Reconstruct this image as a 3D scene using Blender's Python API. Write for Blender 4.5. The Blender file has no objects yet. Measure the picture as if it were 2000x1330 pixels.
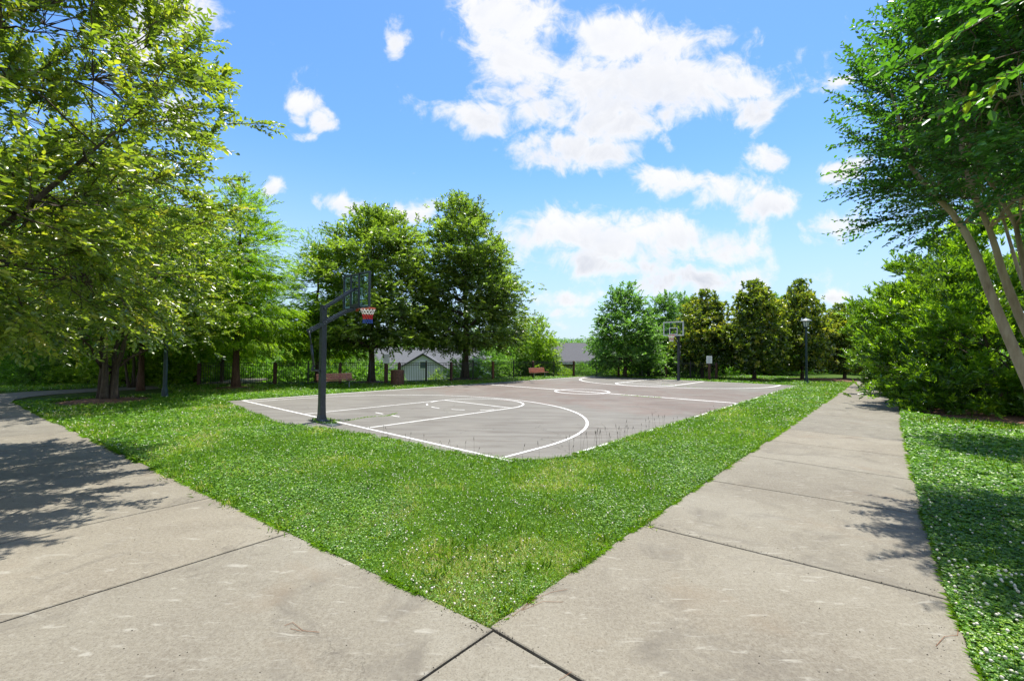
import bpy, math, random
import numpy as np
from mathutils import Matrix, Vector
R = math.radians
rng = np.random.default_rng(7)
random.seed(7)
scene = bpy.context.scene
C = scene.collection

# ------------------------------------------------------------------ camera
F_PX, CAM_H, PITCH, ROLL = 855.99, 1.99, -0.0266, -0.0074
_rp = np.array([[1, 0, 0], [0, math.cos(PITCH), -math.sin(PITCH)], [0, math.sin(PITCH), math.cos(PITCH)]])
_rr = np.array([[math.cos(ROLL), 0, -math.sin(ROLL)], [0, 1, 0], [math.sin(ROLL), 0, math.cos(ROLL)]])
MC = _rr @ _rp
cam = bpy.data.cameras.new('camera')
cam.lens = F_PX / 2000 * 36
cam.sensor_width = 36
cam.clip_start = 0.05
cam.clip_end = 6000
camo = bpy.data.objects.new('camera', cam)
C.objects.link(camo)
bx, by, bz = MC[0], MC[2], -MC[1]
camo.matrix_world = Matrix(((bx[0], by[0], bz[0], 0), (bx[1], by[1], bz[1], 0), (bx[2], by[2], bz[2], CAM_H), (0, 0, 0, 1)))
scene.camera = camo

# ------------------------------------------------------------------ sun, sky, exposure
SUN_DIR = Vector((0.40, 0.88, 3.26)).normalized()
SUN_EL = math.asin(SUN_DIR.z)
SUN_AZ = math.atan2(SUN_DIR.x, SUN_DIR.y)
sun = bpy.data.lights.new('sun', 'SUN')
sun.energy = 5.0
sun.angle = R(0.5)
sun.color = (1.0, 0.955, 0.88)
suno = bpy.data.objects.new('sun', sun)
suno.rotation_euler = SUN_DIR.to_track_quat('Z', 'Y').to_euler()
suno.location = (0, 0, 50)
C.objects.link(suno)
scene.view_settings.view_transform = 'Standard'
scene.view_settings.look = 'None'
scene.view_settings.gamma = 1.0
scene.view_settings.exposure = 0.8
SKY_STRENGTH = 0.13


class NT:
    """tiny node-tree writer"""
    def __init__(s, tree):
        s.t = tree; s.n = tree.nodes; s.l = tree.links
    def node(s, kind, ins=None, **props):
        nd = s.n.new(kind)
        for k, v in props.items():
            setattr(nd, k, v)
        for k, v in (ins or {}).items():
            s.put(nd.inputs[k], v)
        return nd
    def put(s, sock, v):
        if isinstance(v, bpy.types.NodeSocket):
            s.l.new(v, sock)
        else:
            sock.default_value = v
    def m(s, op, a, b=0.0, c=None, clamp=False):
        nd = s.n.new('ShaderNodeMath'); nd.operation = op; nd.use_clamp = clamp
        s.put(nd.inputs[0], a); s.put(nd.inputs[1], b)
        if c is not None: s.put(nd.inputs[2], c)
        return nd.outputs[0]
    def mix(s, f, a, b, blend='MIX'):
        nd = s.n.new('ShaderNodeMix'); nd.data_type = 'RGBA'; nd.blend_type = blend
        s.put(nd.inputs[0], f)
        s.put(nd.inputs[6], a if isinstance(a, bpy.types.NodeSocket) else (*a, 1))
        s.put(nd.inputs[7], b if isinstance(b, bpy.types.NodeSocket) else (*b, 1))
        return nd.outputs[2]
    def rng(s, v, a, b, c=0.0, d=1.0, smooth=False):
        nd = s.n.new('ShaderNodeMapRange'); nd.clamp = True
        if smooth: nd.interpolation_type = 'SMOOTHSTEP'
        for i, x in enumerate((v, a, b, c, d)): s.put(nd.inputs[i], x)
        return nd.outputs[0]
    def noise(s, vec, scale, detail=4, rough=0.55, dist=0.0):
        nd = s.n.new('ShaderNodeTexNoise')
        if vec is not None: s.put(nd.inputs['Vector'], vec)
        nd.inputs['Scale'].default_value = scale; nd.inputs['Detail'].default_value = detail
        nd.inputs['Roughness'].default_value = rough; nd.inputs['Distortion'].default_value = dist
        return nd
    def ramp(s, f, stops):
        nd = s.n.new('ShaderNodeValToRGB'); e = nd.color_ramp.elements
        while len(e) < len(stops): e.new(0.5)
        for q, (p, c) in zip(e, stops): q.position = p; q.color = (*c, 1)
        s.put(nd.inputs[0], f)
        return nd.outputs[0]


world = bpy.data.worlds.new('World')
scene.world = world
world.use_nodes = True
w = NT(world.node_tree)
w.n.clear()
sky = w.node('ShaderNodeTexSky', sky_type='NISHITA', sun_disc=False, sun_elevation=SUN_EL, sun_rotation=SUN_AZ,
             air_density=1.0, dust_density=0.3, ozone_density=2.5, altitude=200)
tc = w.node('ShaderNodeTexCoord')
sep = w.node('ShaderNodeSeparateXYZ', {0: tc.outputs['Generated']})
dx, dy, dz = sep.outputs
# clouds: a direction is read as (azimuth-like a, height-like b) on the far sky; each cloud is a soft ellipse with torn edges
ady = w.m('MAXIMUM', w.m('ABSOLUTE', dy), 0.08)
a_ = w.m('DIVIDE', dx, ady)
b_ = w.m('DIVIDE', dz, ady)
vecn = w.node('ShaderNodeCombineXYZ', {0: a_, 1: b_, 2: w.m('MULTIPLY', dy, 0.4)}).outputs[0]
nz = w.noise(vecn, 6.0, 10, 0.62, 0.5)
nz2 = w.noise(vecn, 2.6, 3, 0.5)
wr = w.node('ShaderNodeSeparateXYZ', {0: w.noise(vecn, 4.5, 5, 0.6).outputs['Color']}).outputs
aw = w.m('ADD', a_, w.m('MULTIPLY', w.m('SUBTRACT', wr[0], 0.5), 0.16))
bw = w.m('ADD', b_, w.m('MULTIPLY', w.m('SUBTRACT', wr[1], 0.5), 0.13))


def px_dir(x, y):
    d = MC.T @ np.array([(x - 1000) / F_PX, 1, -(y - 665) / F_PX])
    return d[0] / d[1], d[2] / d[1]


CLOUDS = [  # x, y, half width, half height, weight   (where each cloud stands in the sky)
    (985, 45, 85, 85, 1.0), (1010, 130, 75, 55, .95), (1040, 175, 60, 50, .9), (1180, 70, 60, 50, .85), (1270, 85, 115, 65, 1.0), (1300, 165, 150, 62, 1.05),
    (1170, 175, 95, 60, .95), (950, 232, 70, 34, .85), (1060, 225, 80, 28, .8), (1190, 245, 75, 34, .85), (1420, 175, 75, 45, .85), (1465, 222, 45, 34, .8), (1400, 75, 50, 30, .7),
    (1090, 288, 82, 34, .95), (1180, 300, 55, 26, .85),
    (592, 204, 36, 24, .74), (622, 238, 30, 26, .72), (600, 268, 26, 14, .62), (575, 232, 20, 22, .55), (765, 72, 27, 42, .72), (330, 22, 95, 50, .95), (270, 90, 60, 45, .8), (345, 240, 40, 40, .8), (515, 370, 22, 16, .7),
    (655, 402, 60, 24, .85), (820, 408, 42, 24, .85), (720, 410, 40, 16, .6),
    (1110, 465, 120, 45, 1.0), (1230, 455, 130, 45, 1.0), (1320, 475, 150, 40, .95), (1200, 508, 190, 28, .9), (1030, 475, 60, 40, .8), (1020, 450, 45, 25, .7),
    (1290, 365, 80, 32, .85), (1400, 375, 85, 34, .85), (1480, 405, 80, 30, .85), (1540, 405, 40, 22, .6),
    (1625, 440, 70, 36, .95), (1600, 470, 60, 18, .7), (1508, 318, 34, 22, .75), (1650, 335, 42, 30, .85), (1305, 282, 30, 20, .55), (1660, 158, 28, 12, .55), (1700, 75, 20, 16, .4),
    (1360, 545, 190, 30, .8), (1110, 580, 110, 22, .75), (1100, 610, 90, 22, .6), (1110, 640, 100, 14, .45), (1640, 590, 30, 18, .8), (1020, 550, 60, 16, .4),
]
dens = None; s1 = s2 = None
for (x, y, rx, ry, wt) in CLOUDS:
    a0, b0 = px_dir(x, y)
    qa = w.m('MULTIPLY', w.m('SUBTRACT', aw, a0), F_PX / (rx * 1.25))
    qb = w.m('MULTIPLY', w.m('SUBTRACT', bw, b0), F_PX / (ry * 1.25))
    rr = w.m('MULTIPLY_ADD', qa, qa, w.m('MULTIPLY', qb, qb))
    g = w.m('MULTIPLY', w.m('EXPONENT', w.m('MULTIPLY', rr, -0.9)), wt)
    dens = g if dens is None else w.m('MAXIMUM', dens, g)
    s1 = g if s1 is None else w.m('ADD', s1, g)
    s2 = w.m('MULTIPLY', g, qb) if s2 is None else w.m('MULTIPLY_ADD', g, qb, s2)
# other half of the sky (behind the photographer) gets unseen noise clouds, thickened to add fill light
back = w.m('MULTIPLY', w.rng(dy, 0.1, -0.1), w.rng(nz2.outputs[0], 0.40, 0.55))
dens = w.m('MAXIMUM', w.m('MULTIPLY', dens, w.rng(dy, -0.05, 0.05)), w.m('MULTIPLY', back, 0.9))
nzs = w.noise(vecn, 15.0, 8, 0.65, 0.8)
tex = w.m('ADD', w.m('MULTIPLY', w.m('SUBTRACT', nz.outputs[0], 0.5), 1.9), w.m('MULTIPLY', w.m('SUBTRACT', nzs.outputs[0], 0.5), 1.15))
cov = w.rng(w.m('ADD', dens, tex), 0.30, 0.84, smooth=True)
cov = w.m('MULTIPLY', cov, w.rng(dz, 0.0, 0.03))
core = w.rng(w.m('ADD', dens, tex), 0.55, 1.15, smooth=True)
nz3 = w.noise(w.node('ShaderNodeVectorMath', {0: vecn, 1: (0.0, -0.03, 0.0)}, operation='ADD').outputs[0], 6.0, 10, 0.62, 0.5)
shade = w.rng(w.m('SUBTRACT', nz3.outputs[0], nz.outputs[0]), -0.04, 0.10)
low = w.rng(w.m('DIVIDE', s2, w.m('ADD', s1, 0.02)), 0.40, -0.55)
low = w.m('MULTIPLY', low, w.rng(b_, 0.62, 0.15, 0.55, 1.0))
cl_col = w.mix(w.m('MULTIPLY', core, w.m('MULTIPLY_ADD', low, 0.95, 0.05)), (4.5, 4.5, 4.55), (3.0, 3.15, 3.5))
cl_col = w.mix(w.m('MULTIPLY', shade, 0.30), cl_col, (3.5, 3.7, 4.15))
hs = w.node('ShaderNodeHueSaturation', {'Hue': 0.5, 'Saturation': 1.12, 'Value': 1.07, 'Color': w.mix(1.0, sky.outputs[0], (0.86, 0.94, 1.04), 'MULTIPLY')})
haze_mix = w.m('MULTIPLY', w.rng(dz, 0.42, 0.0, 0, 1, True), 0.85)
skyc = w.mix(haze_mix, hs.outputs[0], (2.75, 3.45, 4.3))
allc = w.mix(w.m('MULTIPLY', cov, 0.97), skyc, cl_col)
bg = w.node('ShaderNodeBackground', {'Color': allc, 'Strength': SKY_STRENGTH})
w.node('ShaderNodeOutputWorld', {'Surface': bg.outputs[0]})
world.cycles.sampling_method = 'MANUAL'
world.cycles.sample_map_resolution = 512
scene.cycles.max_bounces = 10
scene.cycles.transmission_bounces = 6
scene.cycles.diffuse_bounces = 6
scene.cycles.transparent_max_bounces = 8


# ------------------------------------------------------------------ coordinates
YAW, TX, TY = 0.7193, -5.1341, 12.5681
cy_, sy_ = math.cos(YAW), math.sin(YAW)
def uv(u, v, z=0.0):
    """court frame (u across from the centre, v away from the near baseline) -> world"""
    return np.stack(np.broadcast_arrays(TX + np.asarray(u) * cy_ + np.asarray(v) * sy_, TY - np.asarray(u) * sy_ + np.asarray(v) * cy_, np.asarray(z, float)), -1)
def inv(x, y):
    a, b = x - TX, y - TY
    return a * cy_ - b * sy_, a * sy_ + b * cy_


# ------------------------------------------------------------------ value noise for placing things
_lat = rng.random((256, 256))
def vnoise(x, y, s=1.0, seed=0):
    x = np.asarray(x) * s + seed * 17.3 + 1000; y = np.asarray(y) * s + seed * 5.1 + 1000
    xi = np.floor(x).astype(int); yi = np.floor(y).astype(int)
    fx = x - xi; fy = y - yi; fx = fx * fx * (3 - 2 * fx); fy = fy * fy * (3 - 2 * fy)
    g = lambda i, j: _lat[i % 256, j % 256]
    return (g(xi, yi) * (1 - fx) + g(xi + 1, yi) * fx) * (1 - fy) + (g(xi, yi + 1) * (1 - fx) + g(xi + 1, yi + 1) * fx) * fy
def fbm(x, y, s=1.0, seed=0, o=3):
    t = 0; a = .5; n = 0
    for k in range(o):
        t = t + a * vnoise(x, y, s * 2 ** k, seed + k); n += a; a *= .55
    return t / n


# ------------------------------------------------------------------ mesh helpers
class MB:
    def __init__(s): s.v = []; s.f = []; s.n = 0; s.mi = []
    def add(s, V, Fa, mi=0):
        V = np.asarray(V, float)
        s.v.append(V)
        for q in Fa:
            s.f.append(tuple(int(i) + s.n for i in q)); s.mi.append(mi)
        s.n += len(V)
        return s
    def box(s, c, d, rz=0.0, M=None, mi=0, bevel=0.0):
        x, y, z = np.array(d) / 2.0
        V = np.array([[-x, -y, -z], [x, -y, -z], [x, y, -z], [-x, y, -z], [-x, -y, z], [x, -y, z], [x, y, z], [-x, y, z]])
        if M is not None: V = V @ np.array(M).T
        if rz: V = V @ np.array([[math.cos(rz), math.sin(rz), 0], [-math.sin(rz), math.cos(rz), 0], [0, 0, 1]])
        return s.add(V + np.array(c), [(0, 3, 2, 1), (4, 5, 6, 7), (0, 1, 5, 4), (1, 2, 6, 5), (2, 3, 7, 6), (3, 0, 4, 7)], mi)
    def bar(s, p, q, wd, ht, mi=0):
        """rectangular bar from p to q"""
        p = np.array(p, float); q = np.array(q, float); d = q - p; L = np.linalg.norm(d); d /= L
        up = np.array([0, 0, 1.0]) if abs(d[2]) < .95 else np.array([0, 1.0, 0])
        sd = np.cross(d, up); sd /= np.linalg.norm(sd); up = np.cross(sd, d)
        return s.box((p + q) / 2, (wd, L, ht), M=np.stack([sd, d, up], 1), mi=mi)
    def tube(s, pts, rad, n=8, cap=True, mi=0):
        V, Fa = tube_vf(np.asarray(pts, float), rad, n, cap)
        return s.add(V, Fa, mi)
    def lathe(s, prof, c=(0, 0, 0), n=20, mi=0, rot=0.0, sq=False):
        prof = np.array(prof, float); a = np.arange(n) / n * 2 * math.pi + rot
        V = np.concatenate([np.stack([r * np.cos(a) + c[0], r * np.sin(a) + c[1], 0 * a + z + c[2]], -1) for r, z in prof])
        Fa = [(i * n + j, i * n + (j + 1) % n, (i + 1) * n + (j + 1) % n, (i + 1) * n + j) for i in range(len(prof) - 1) for j in range(n)]
        Fa += [tuple(range(n))[::-1], tuple((len(prof) - 1) * n + j for j in range(n))]
        return s.add(V, Fa, mi)
    def build(s, name, mat, parent=None, smooth=False, bevel=0.0):
        me = bpy.data.meshes.new(name)
        me.from_pydata(np.concatenate(s.v).tolist(), [], s.f)
        mats = mat if isinstance(mat, (list, tuple)) else [mat]
        for m_ in mats: me.materials.append(m_)
        if len(mats) > 1: me.polygons.foreach_set('material_index', s.mi)
        if smooth: me.polygons.foreach_set('use_smooth', [True] * len(s.f))
        o = bpy.data.objects.new(name, me); C.objects.link(o)
        if parent is not None: o.parent = parent
        if bevel:
            b = o.modifiers.new('bevel', 'BEVEL'); b.width = bevel; b.segments = 2; b.limit_method = 'ANGLE'
        return o


def tube_vf(P, rad, n=6, cap=True):
    P = np.asarray(P, float); k = len(P)
    rad = np.broadcast_to(np.asarray(rad, float), (k,))
    T = np.gradient(P, axis=0); T /= np.linalg.norm(T, axis=1)[:, None] + 1e-9
    ref = np.array([0, 0, 1.0]) if abs(T[0, 2]) < .9 else np.array([1.0, 0, 0])
    A = np.cross(T, ref); A /= np.linalg.norm(A, axis=1)[:, None] + 1e-9
    B = np.cross(T, A)
    a = np.arange(n) / n * 2 * np.pi
    V = (P[:, None] + rad[:, None, None] * (A[:, None] * np.cos(a)[None, :, None] + B[:, None] * np.sin(a)[None, :, None])).reshape(-1, 3)
    Fa = [(i * n + j, i * n + (j + 1) % n, (i + 1) * n + (j + 1) % n, (i + 1) * n + j) for i in range(k - 1) for j in range(n)]
    if cap: Fa += [tuple(range(n))[::-1], tuple((k - 1) * n + j for j in range(n))]
    return V, Fa


def fast_mesh(name, V, F4, mat, attr=None, parent=None, smooth=False):
    """V (n,3); F4 (m,k) all faces with k corners; attr per-vertex float 'tint'"""
    me = bpy.data.meshes.new(name)
    V = np.ascontiguousarray(V, np.float32); F4 = np.ascontiguousarray(F4, np.int32)
    m_, k = F4.shape
    me.vertices.add(len(V)); me.vertices.foreach_set('co', V.ravel())
    me.loops.add(m_ * k); me.loops.foreach_set('vertex_index', F4.ravel())
    me.polygons.add(m_)
    me.polygons.foreach_set('loop_start', np.arange(m_, dtype=np.int32) * k)
    me.polygons.foreach_set('loop_total', np.full(m_, k, np.int32))
    if attr is not None:
        at_ = me.attributes.new('tint', 'FLOAT', 'POINT'); at_.data.foreach_set('value', np.ascontiguousarray(attr, np.float32))
    me.update(calc_edges=True)
    if smooth: me.polygons.foreach_set('use_smooth', np.ones(m_, bool))
    me.materials.append(mat)
    o = bpy.data.objects.new(name, me); C.objects.link(o)
    if parent is not None: o.parent = parent
    return o


def unit(a):
    return a / (np.linalg.norm(a, axis=-1, keepdims=True) + 1e-9)
def rdir(n):
    return unit(rng.normal(size=(n, 3)))


def leaf_vf(P, D, N, L, W, fold=0.25, kind=6, curl=0.0):
    """P base points, D direction, N approx normal, L length, W width (arrays)"""
    D = unit(D); S = unit(np.cross(D, N)); N = np.cross(S, D)
    L = np.broadcast_to(L, (len(P),))[:, None]; W = np.broadcast_to(W, (len(P),))[:, None] / 2
    up = N * W * fold * 2
    if kind == 4:
        V = np.stack([P, P + D * L * .45 + S * W + up, P + D * L - N * L * curl, P + D * L * .45 - S * W + up], 1).reshape(-1, 3)
        b = np.arange(len(P))[:, None] * 4
        Fa = (b + np.array([[0, 1, 2, 3]])).reshape(-1, 4)
        # fold needs two triangles
        Fa = np.concatenate([b + [[0, 1, 2]], b + [[0, 2, 3]]])
        return V, Fa, 4
    V = np.stack([P, P + D * L * .28 + S * W * .85 + up * .85, P + D * L * .68 + S * W * .8 + up * .8 - N * L * curl * .4, P + D * L - N * L * curl,
                  P + D * L * .68 - S * W * .8 + up * .8 - N * L * curl * .4, P + D * L * .28 - S * W * .85 + up * .85], 1).reshape(-1, 3)
    b = np.arange(len(P))[:, None] * 6
    Fa = np.concatenate([b + [[0, 1, 2, 3]], b + [[0, 3, 4, 5]]])
    return V, Fa, 6


# ------------------------------------------------------------------ materials
def new_mat(name):
    m_ = bpy.data.materials.new(name); m_.use_nodes = True
    t = NT(m_.node_tree); t.n.clear()
    return m_, t
def out(t, sh, disp=None):
    o = t.node('ShaderNodeOutputMaterial', {'Surface': sh})
    return o
def obj_coord(t): return t.node('ShaderNodeTexCoord').outputs['Object']
def bump(t, h, strength=0.3, dist=0.02):
    return t.node('ShaderNodeBump', {'Strength': strength, 'Distance': dist, 'Height': h}).outputs[0]


def simple(name, col, rough=0.5, metal=0.0, var=0.12, scale=8.0, bmp=0.0, spec=0.5):
    m_, t = new_mat(name)
    n = t.noise(obj_coord(t), scale, 5, 0.6)
    c2 = tuple(max(0, c * (1 - var * 2.2)) for c in col); c1 = tuple(min(1, c * (1 + var)) for c in col)
    c = t.ramp(n.outputs[0], [(0.3, c2), (0.7, c1)])
    r = t.rng(n.outputs[0], 0.3, 0.7, min(1, rough * 1.2), rough * 0.85)
    ins = {'Base Color': c, 'Roughness': r, 'Metallic': metal, 'Specular IOR Level': spec}
    if bmp: ins['Normal'] = bump(t, t.noise(obj_coord(t), scale * 5, 3).outputs[0], bmp, 0.01)
    out(t, t.node('ShaderNodeBsdfPrincipled', ins).outputs[0])
    return m_


def leaf_mat(name, stops, trans=0.45, tcol=(0.45, 0.62, 0.06), rough=0.42, spec=0.5, tmul=1.5):
    m_, t = new_mat(name)
    at_ = t.node('ShaderNodeAttribute', attribute_name='tint', attribute_type='GEOMETRY').outputs['Fac']
    c = t.ramp(at_, stops)
    tc_ = t.mix(1.0, c, tuple(min(3.0, x * 2 * tmul) for x in tcol), 'MULTIPLY')
    tc_ = t.mix(0.55, tc_, t.mix(at_, tuple(x * .35 for x in tcol), tuple(x * 0.62 for x in tcol)))
    p = t.node('ShaderNodeBsdfPrincipled', {'Base Color': c, 'Roughness': rough, 'Specular IOR Level': spec})
    tr = t.node('ShaderNodeBsdfTranslucent', {'Color': tc_})
    mx = t.node('ShaderNodeMixShader', {0: trans, 1: p.outputs[0], 2: tr.outputs[0]})
    out(t, mx.outputs[0])
    return m_


def bark_mat(name, c1, c2, scale=6.0, stretch=0.2):
    m_, t = new_mat(name)
    mp = t.node('ShaderNodeMapping', {'Vector': obj_coord(t), 'Scale': (1, 1, stretch)}).outputs[0]
    n = t.noise(mp, scale, 6, 0.65, 0.6); n2 = t.noise(mp, scale * 4, 4, 0.6)
    f_ = t.m('MULTIPLY_ADD', n2.outputs[0], 0.4, t.m('MULTIPLY', n.outputs[0], 0.6))
    c = t.ramp(f_, [(0.36, c1), (0.62, c2)])
    out(t, t.node('ShaderNodeBsdfPrincipled', {'Base Color': c, 'Roughness': 0.9, 'Specular IOR Level': 0.2, 'Normal': bump(t, f_, 0.8, 0.04)}).outputs[0])
    return m_


def concrete_mat():
    m_, t = new_mat('concrete')
    co = obj_coord(t)
    big = t.noise(co, 0.55, 5, 0.6, 0.3); med = t.noise(co, 3.2, 6, 0.62, 0.8); fine = t.noise(co, 30, 4, 0.75); grit = t.noise(co, 75, 3, 0.8)
    c = t.ramp(big.outputs[0], [(0.32, (0.141, 0.124, 0.097)), (0.52, (0.178, 0.161, 0.126)), (0.70, (0.209, 0.194, 0.157))])
    c = t.mix(t.rng(med.outputs[0], 0.42, 0.30, 0, 0.4), c, (0.106, 0.092, 0.071))
    c = t.mix(t.rng(med.outputs[0], 0.56, 0.70, 0, 0.45), c, (0.242, 0.227, 0.189))
    c = t.mix(t.rng(fine.outputs[0], 0.38, 0.68, 0.0, 0.5), c, (0.287, 0.271, 0.223))
    c = t.mix(t.rng(grit.outputs[0], 0.48, 0.34, 0.0, 0.6), c, (0.064, 0.057, 0.044))
    tn = t.node('ShaderNodeAttribute', attribute_name='tone', attribute_type='GEOMETRY').outputs['Fac']
    c = t.mix(1.0, c, t.mix(tn, (0.84, 0.86, 0.87), (1.12, 1.08, 1.02)), 'MULTIPLY')
    blot = t.noise(co, 1.1, 6, 0.7, 1.2)
    c = t.mix(t.rng(blot.outputs[0], 0.52, 0.68, 0, 0.62), c, (0.108, 0.096, 0.078))
    # hairline cracks and rusty leaf stains
    cv = t.node('ShaderNodeTexVoronoi', {'Vector': t.node('ShaderNodeVectorMath', {0: co, 1: t.noise(co, 2.5, 4).outputs['Color']}, operation='ADD').outputs[0], 'Scale': 0.33}, feature='DISTANCE_TO_EDGE')
    c = t.mix(t.m('MULTIPLY', t.rng(cv.outputs['Distance'], 0.002, 0.0006, 0, 0.35), t.rng(blot.outputs[0], 0.47, 0.52)), c, (0.058, 0.051, 0.041))
    c = t.mix(t.rng(t.noise(co, 0.9, 4, 0.6, 0.5).outputs[0], 0.58, 0.72, 0, 0.4), c, (0.174, 0.134, 0.090))
    # pop-outs and small dark specks
    vo = t.node('ShaderNodeTexVoronoi', {'Vector': co, 'Scale': 9.0, 'Randomness': 1.0})
    spot = t.m('MULTIPLY', t.rng(vo.outputs['Distance'], 0.07, 0.03), t.rng(t.node('ShaderNodeSeparateXYZ', {0: vo.outputs['Color']}).outputs[0], 0.72, 0.74))
    c = t.mix(t.m('MULTIPLY', spot, 0.75), c, (0.076, 0.067, 0.053))
    # pale scuffs, elongated
    mp = t.node('ShaderNodeMapping', {'Vector': co, 'Rotation': (0, 0, R(20)), 'Scale': (2.2, 9, 1)}).outputs[0]
    sc = t.noise(mp, 1.6, 5, 0.6, 0.5)
    c = t.mix(t.rng(sc.outputs[0], 0.60, 0.70, 0, 0.55), c, (0.319, 0.305, 0.258))
    h = t.m('MULTIPLY_ADD', fine.outputs[0], 0.6, t.m('MULTIPLY', grit.outputs[0], 0.5))
    h = t.m('SUBTRACT', h, spot)
    out(t, t.node('ShaderNodeBsdfPrincipled', {'Base Color': c, 'Roughness': 0.88, 'Specular IOR Level': 0.25, 'Normal': bump(t, h, 0.45, 0.006)}).outputs[0])
    return m_


def court_mat():
    m_, t = new_mat('court_surface')
    co = obj_coord(t)   # object space is the court frame: x across, y along
    s = t.node('ShaderNodeSeparateXYZ', {0: co}).outputs
    big = t.noise(co, 0.35, 5, 0.6, 0.8); fine = t.noise(co, 60, 3, 0.7); med = t.noise(co, 2.0, 5, 0.6)
    grey = t.ramp(big.outputs[0], [(0.3, (0.127, 0.119, 0.104)), (0.7, (0.170, 0.160, 0.138))])
    red = t.ramp(big.outputs[0], [(0.3, (0.116, 0.084, 0.070)), (0.7, (0.155, 0.121, 0.102))])
    wob = t.m('MULTIPLY', t.m('SUBTRACT', big.outputs[0], 0.5), 7.0)
    y_ = t.m('ADD', s[1], wob)
    f_ = t.m('MULTIPLY', t.rng(y_, 7.2, 8.2), t.rng(y_, 20.2, 19.0))
    worn = t.rng(t.noise(co, 0.8, 6, 0.7, 1.5).outputs[0], 0.40, 0.58, 1.0, 0.35)
    c = t.mix(t.m('MULTIPLY', f_, worn), grey, red)
    # water streaks and scuffs
    al = t.m('MULTIPLY', t.m('MULTIPLY_ADD', s[0], 0.752, t.m('MULTIPLY', s[1], 0.659)), 0.35)
    ac_ = t.m('MULTIPLY', t.m('MULTIPLY_ADD', s[0], -0.659, t.m('MULTIPLY', s[1], 0.752)), 2.6)
    mp = t.node('ShaderNodeCombineXYZ', {0: al, 1: ac_, 2: 0.0}).outputs[0]
    st = t.noise(mp, 1.5, 6, 0.65, 0.6)
    c = t.mix(t.rng(st.outputs[0], 0.49, 0.66, 0, 0.6), c, (0.074, 0.059, 0.049))
    c = t.mix(t.rng(st.outputs[0], 0.46, 0.3, 0, 0.5), c, (0.204, 0.197, 0.177))
    c = t.mix(t.rng(fine.outputs[0], 0.4, 0.7, 0, 0.28), c, (0.215, 0.203, 0.172))
    # hairline cracks
    vo = t.node('ShaderNodeTexVoronoi', {'Vector': t.node('ShaderNodeVectorMath', {0: co, 1: t.noise(co, 1.2, 3).outputs['Color']}, operation='ADD').outputs[0], 'Scale': 0.16}, feature='DISTANCE_TO_EDGE')
    c = t.mix(t.rng(vo.outputs['Distance'], 0.0025, 0.001, 0, 0.4), c, (0.040, 0.037, 0.026))
    out(t, t.node('ShaderNodeBsdfPrincipled', {'Base Color': c, 'Roughness': 0.85, 'Specular IOR Level': 0.3, 'Normal': bump(t, fine.outputs[0], 0.3, 0.004)}).outputs[0])
    return m_


def paint_mat():
    m_, t = new_mat('line_paint')
    co = obj_coord(t)
    n = t.noise(co, 5, 6, 0.7); n2 = t.noise(co, 60, 3, 0.7)
    f_ = t.m('ADD', t.m('MULTIPLY', n.outputs[0], 0.6), t.m('MULTIPLY', n2.outputs[0], 0.4))
    c = t.ramp(f_, [(0.33, (0.24, 0.22, 0.20)), (0.45, (0.60, 0.59, 0.56)), (0.7, (0.80, 0.79, 0.76))])
    out(t, t.node('ShaderNodeBsdfPrincipled', {'Base Color': c, 'Roughness': 0.7}).outputs[0])
    return m_


def soil_mat():
    m_, t = new_mat('turf_soil')
    co = obj_coord(t)
    a = t.noise(co, 0.5, 6, 0.6); b = t.noise(co, 9, 6, 0.7); c3 = t.noise(co, 60, 3, 0.7)
    c = t.ramp(b.outputs[0], [(0.3, (0.025, 0.05, 0.008)), (0.6, (0.06, 0.115, 0.014)), (0.8, (0.10, 0.16, 0.025))])
    c = t.mix(t.rng(a.outputs[0], 0.5, 0.7, 0, 0.4), c, (0.15, 0.17, 0.04))
    c = t.mix(t.rng(c3.outputs[0], 0.55, 0.35, 0, 0.5), c, (0.03, 0.045, 0.012))
    out(t, t.node('ShaderNodeBsdfPrincipled', {'Base Color': c, 'Roughness': 0.95, 'Specular IOR Level': 0.1, 'Normal': bump(t, b.outputs[0], 0.8, 0.05)}).outputs[0])
    return m_


M_CONC = concrete_mat(); M_COURT = court_mat(); M_PAINT = paint_mat(); M_SOIL = soil_mat()
M_DIRT = simple('dark_soil', (0.045, 0.032, 0.02), 0.95, var=0.3, scale=20, bmp=0.5)
M_MULCH = simple('pine_straw', (0.20, 0.095, 0.05), 0.95, var=0.4, scale=30, bmp=0.9)
M_POLE = simple('charcoal_metal', (0.028, 0.036, 0.05), 0.38, 0.0, 0.25, 14, spec=0.6)
M_GALV = simple('grey_aluminium', (0.30, 0.33, 0.36), 0.35, 0.6, 0.12)
M_WHITE = simple('white_paint', (0.78, 0.79, 0.78), 0.5, var=0.05)
M_RIM = simple('orange_rim', (0.62, 0.10, 0.035), 0.4, var=0.1)
M_NETW = simple('white_cord', (0.75, 0.73, 0.68), 0.8, var=0.08)
M_NETR = simple('red_cord', (0.60, 0.03, 0.04), 0.8, var=0.08)
M_NETB = simple('blue_cord', (0.04, 0.10, 0.42), 0.8, var=0.08)
M_FENCE = simple('black_fence_metal', (0.018, 0.018, 0.020), 0.45, var=0.2)
M_WOODPOST = simple('brown_stained_post', (0.085, 0.034, 0.022), 0.7, var=0.3, scale=12, bmp=0.3)
M_BENCH = simple('red_cedar_slat', (0.40, 0.155, 0.10), 0.6, var=0.22, scale=10, bmp=0.2)
M_CAN = simple('brown_slat', (0.135, 0.058, 0.038), 0.6, var=0.28, scale=9, bmp=0.2)
M_LAMP = simple('dark_green_metal', (0.022, 0.05, 0.06), 0.45, var=0.2)
M_INK = simple('grey_print', (0.42, 0.44, 0.46), 0.6, var=0.05)
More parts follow.
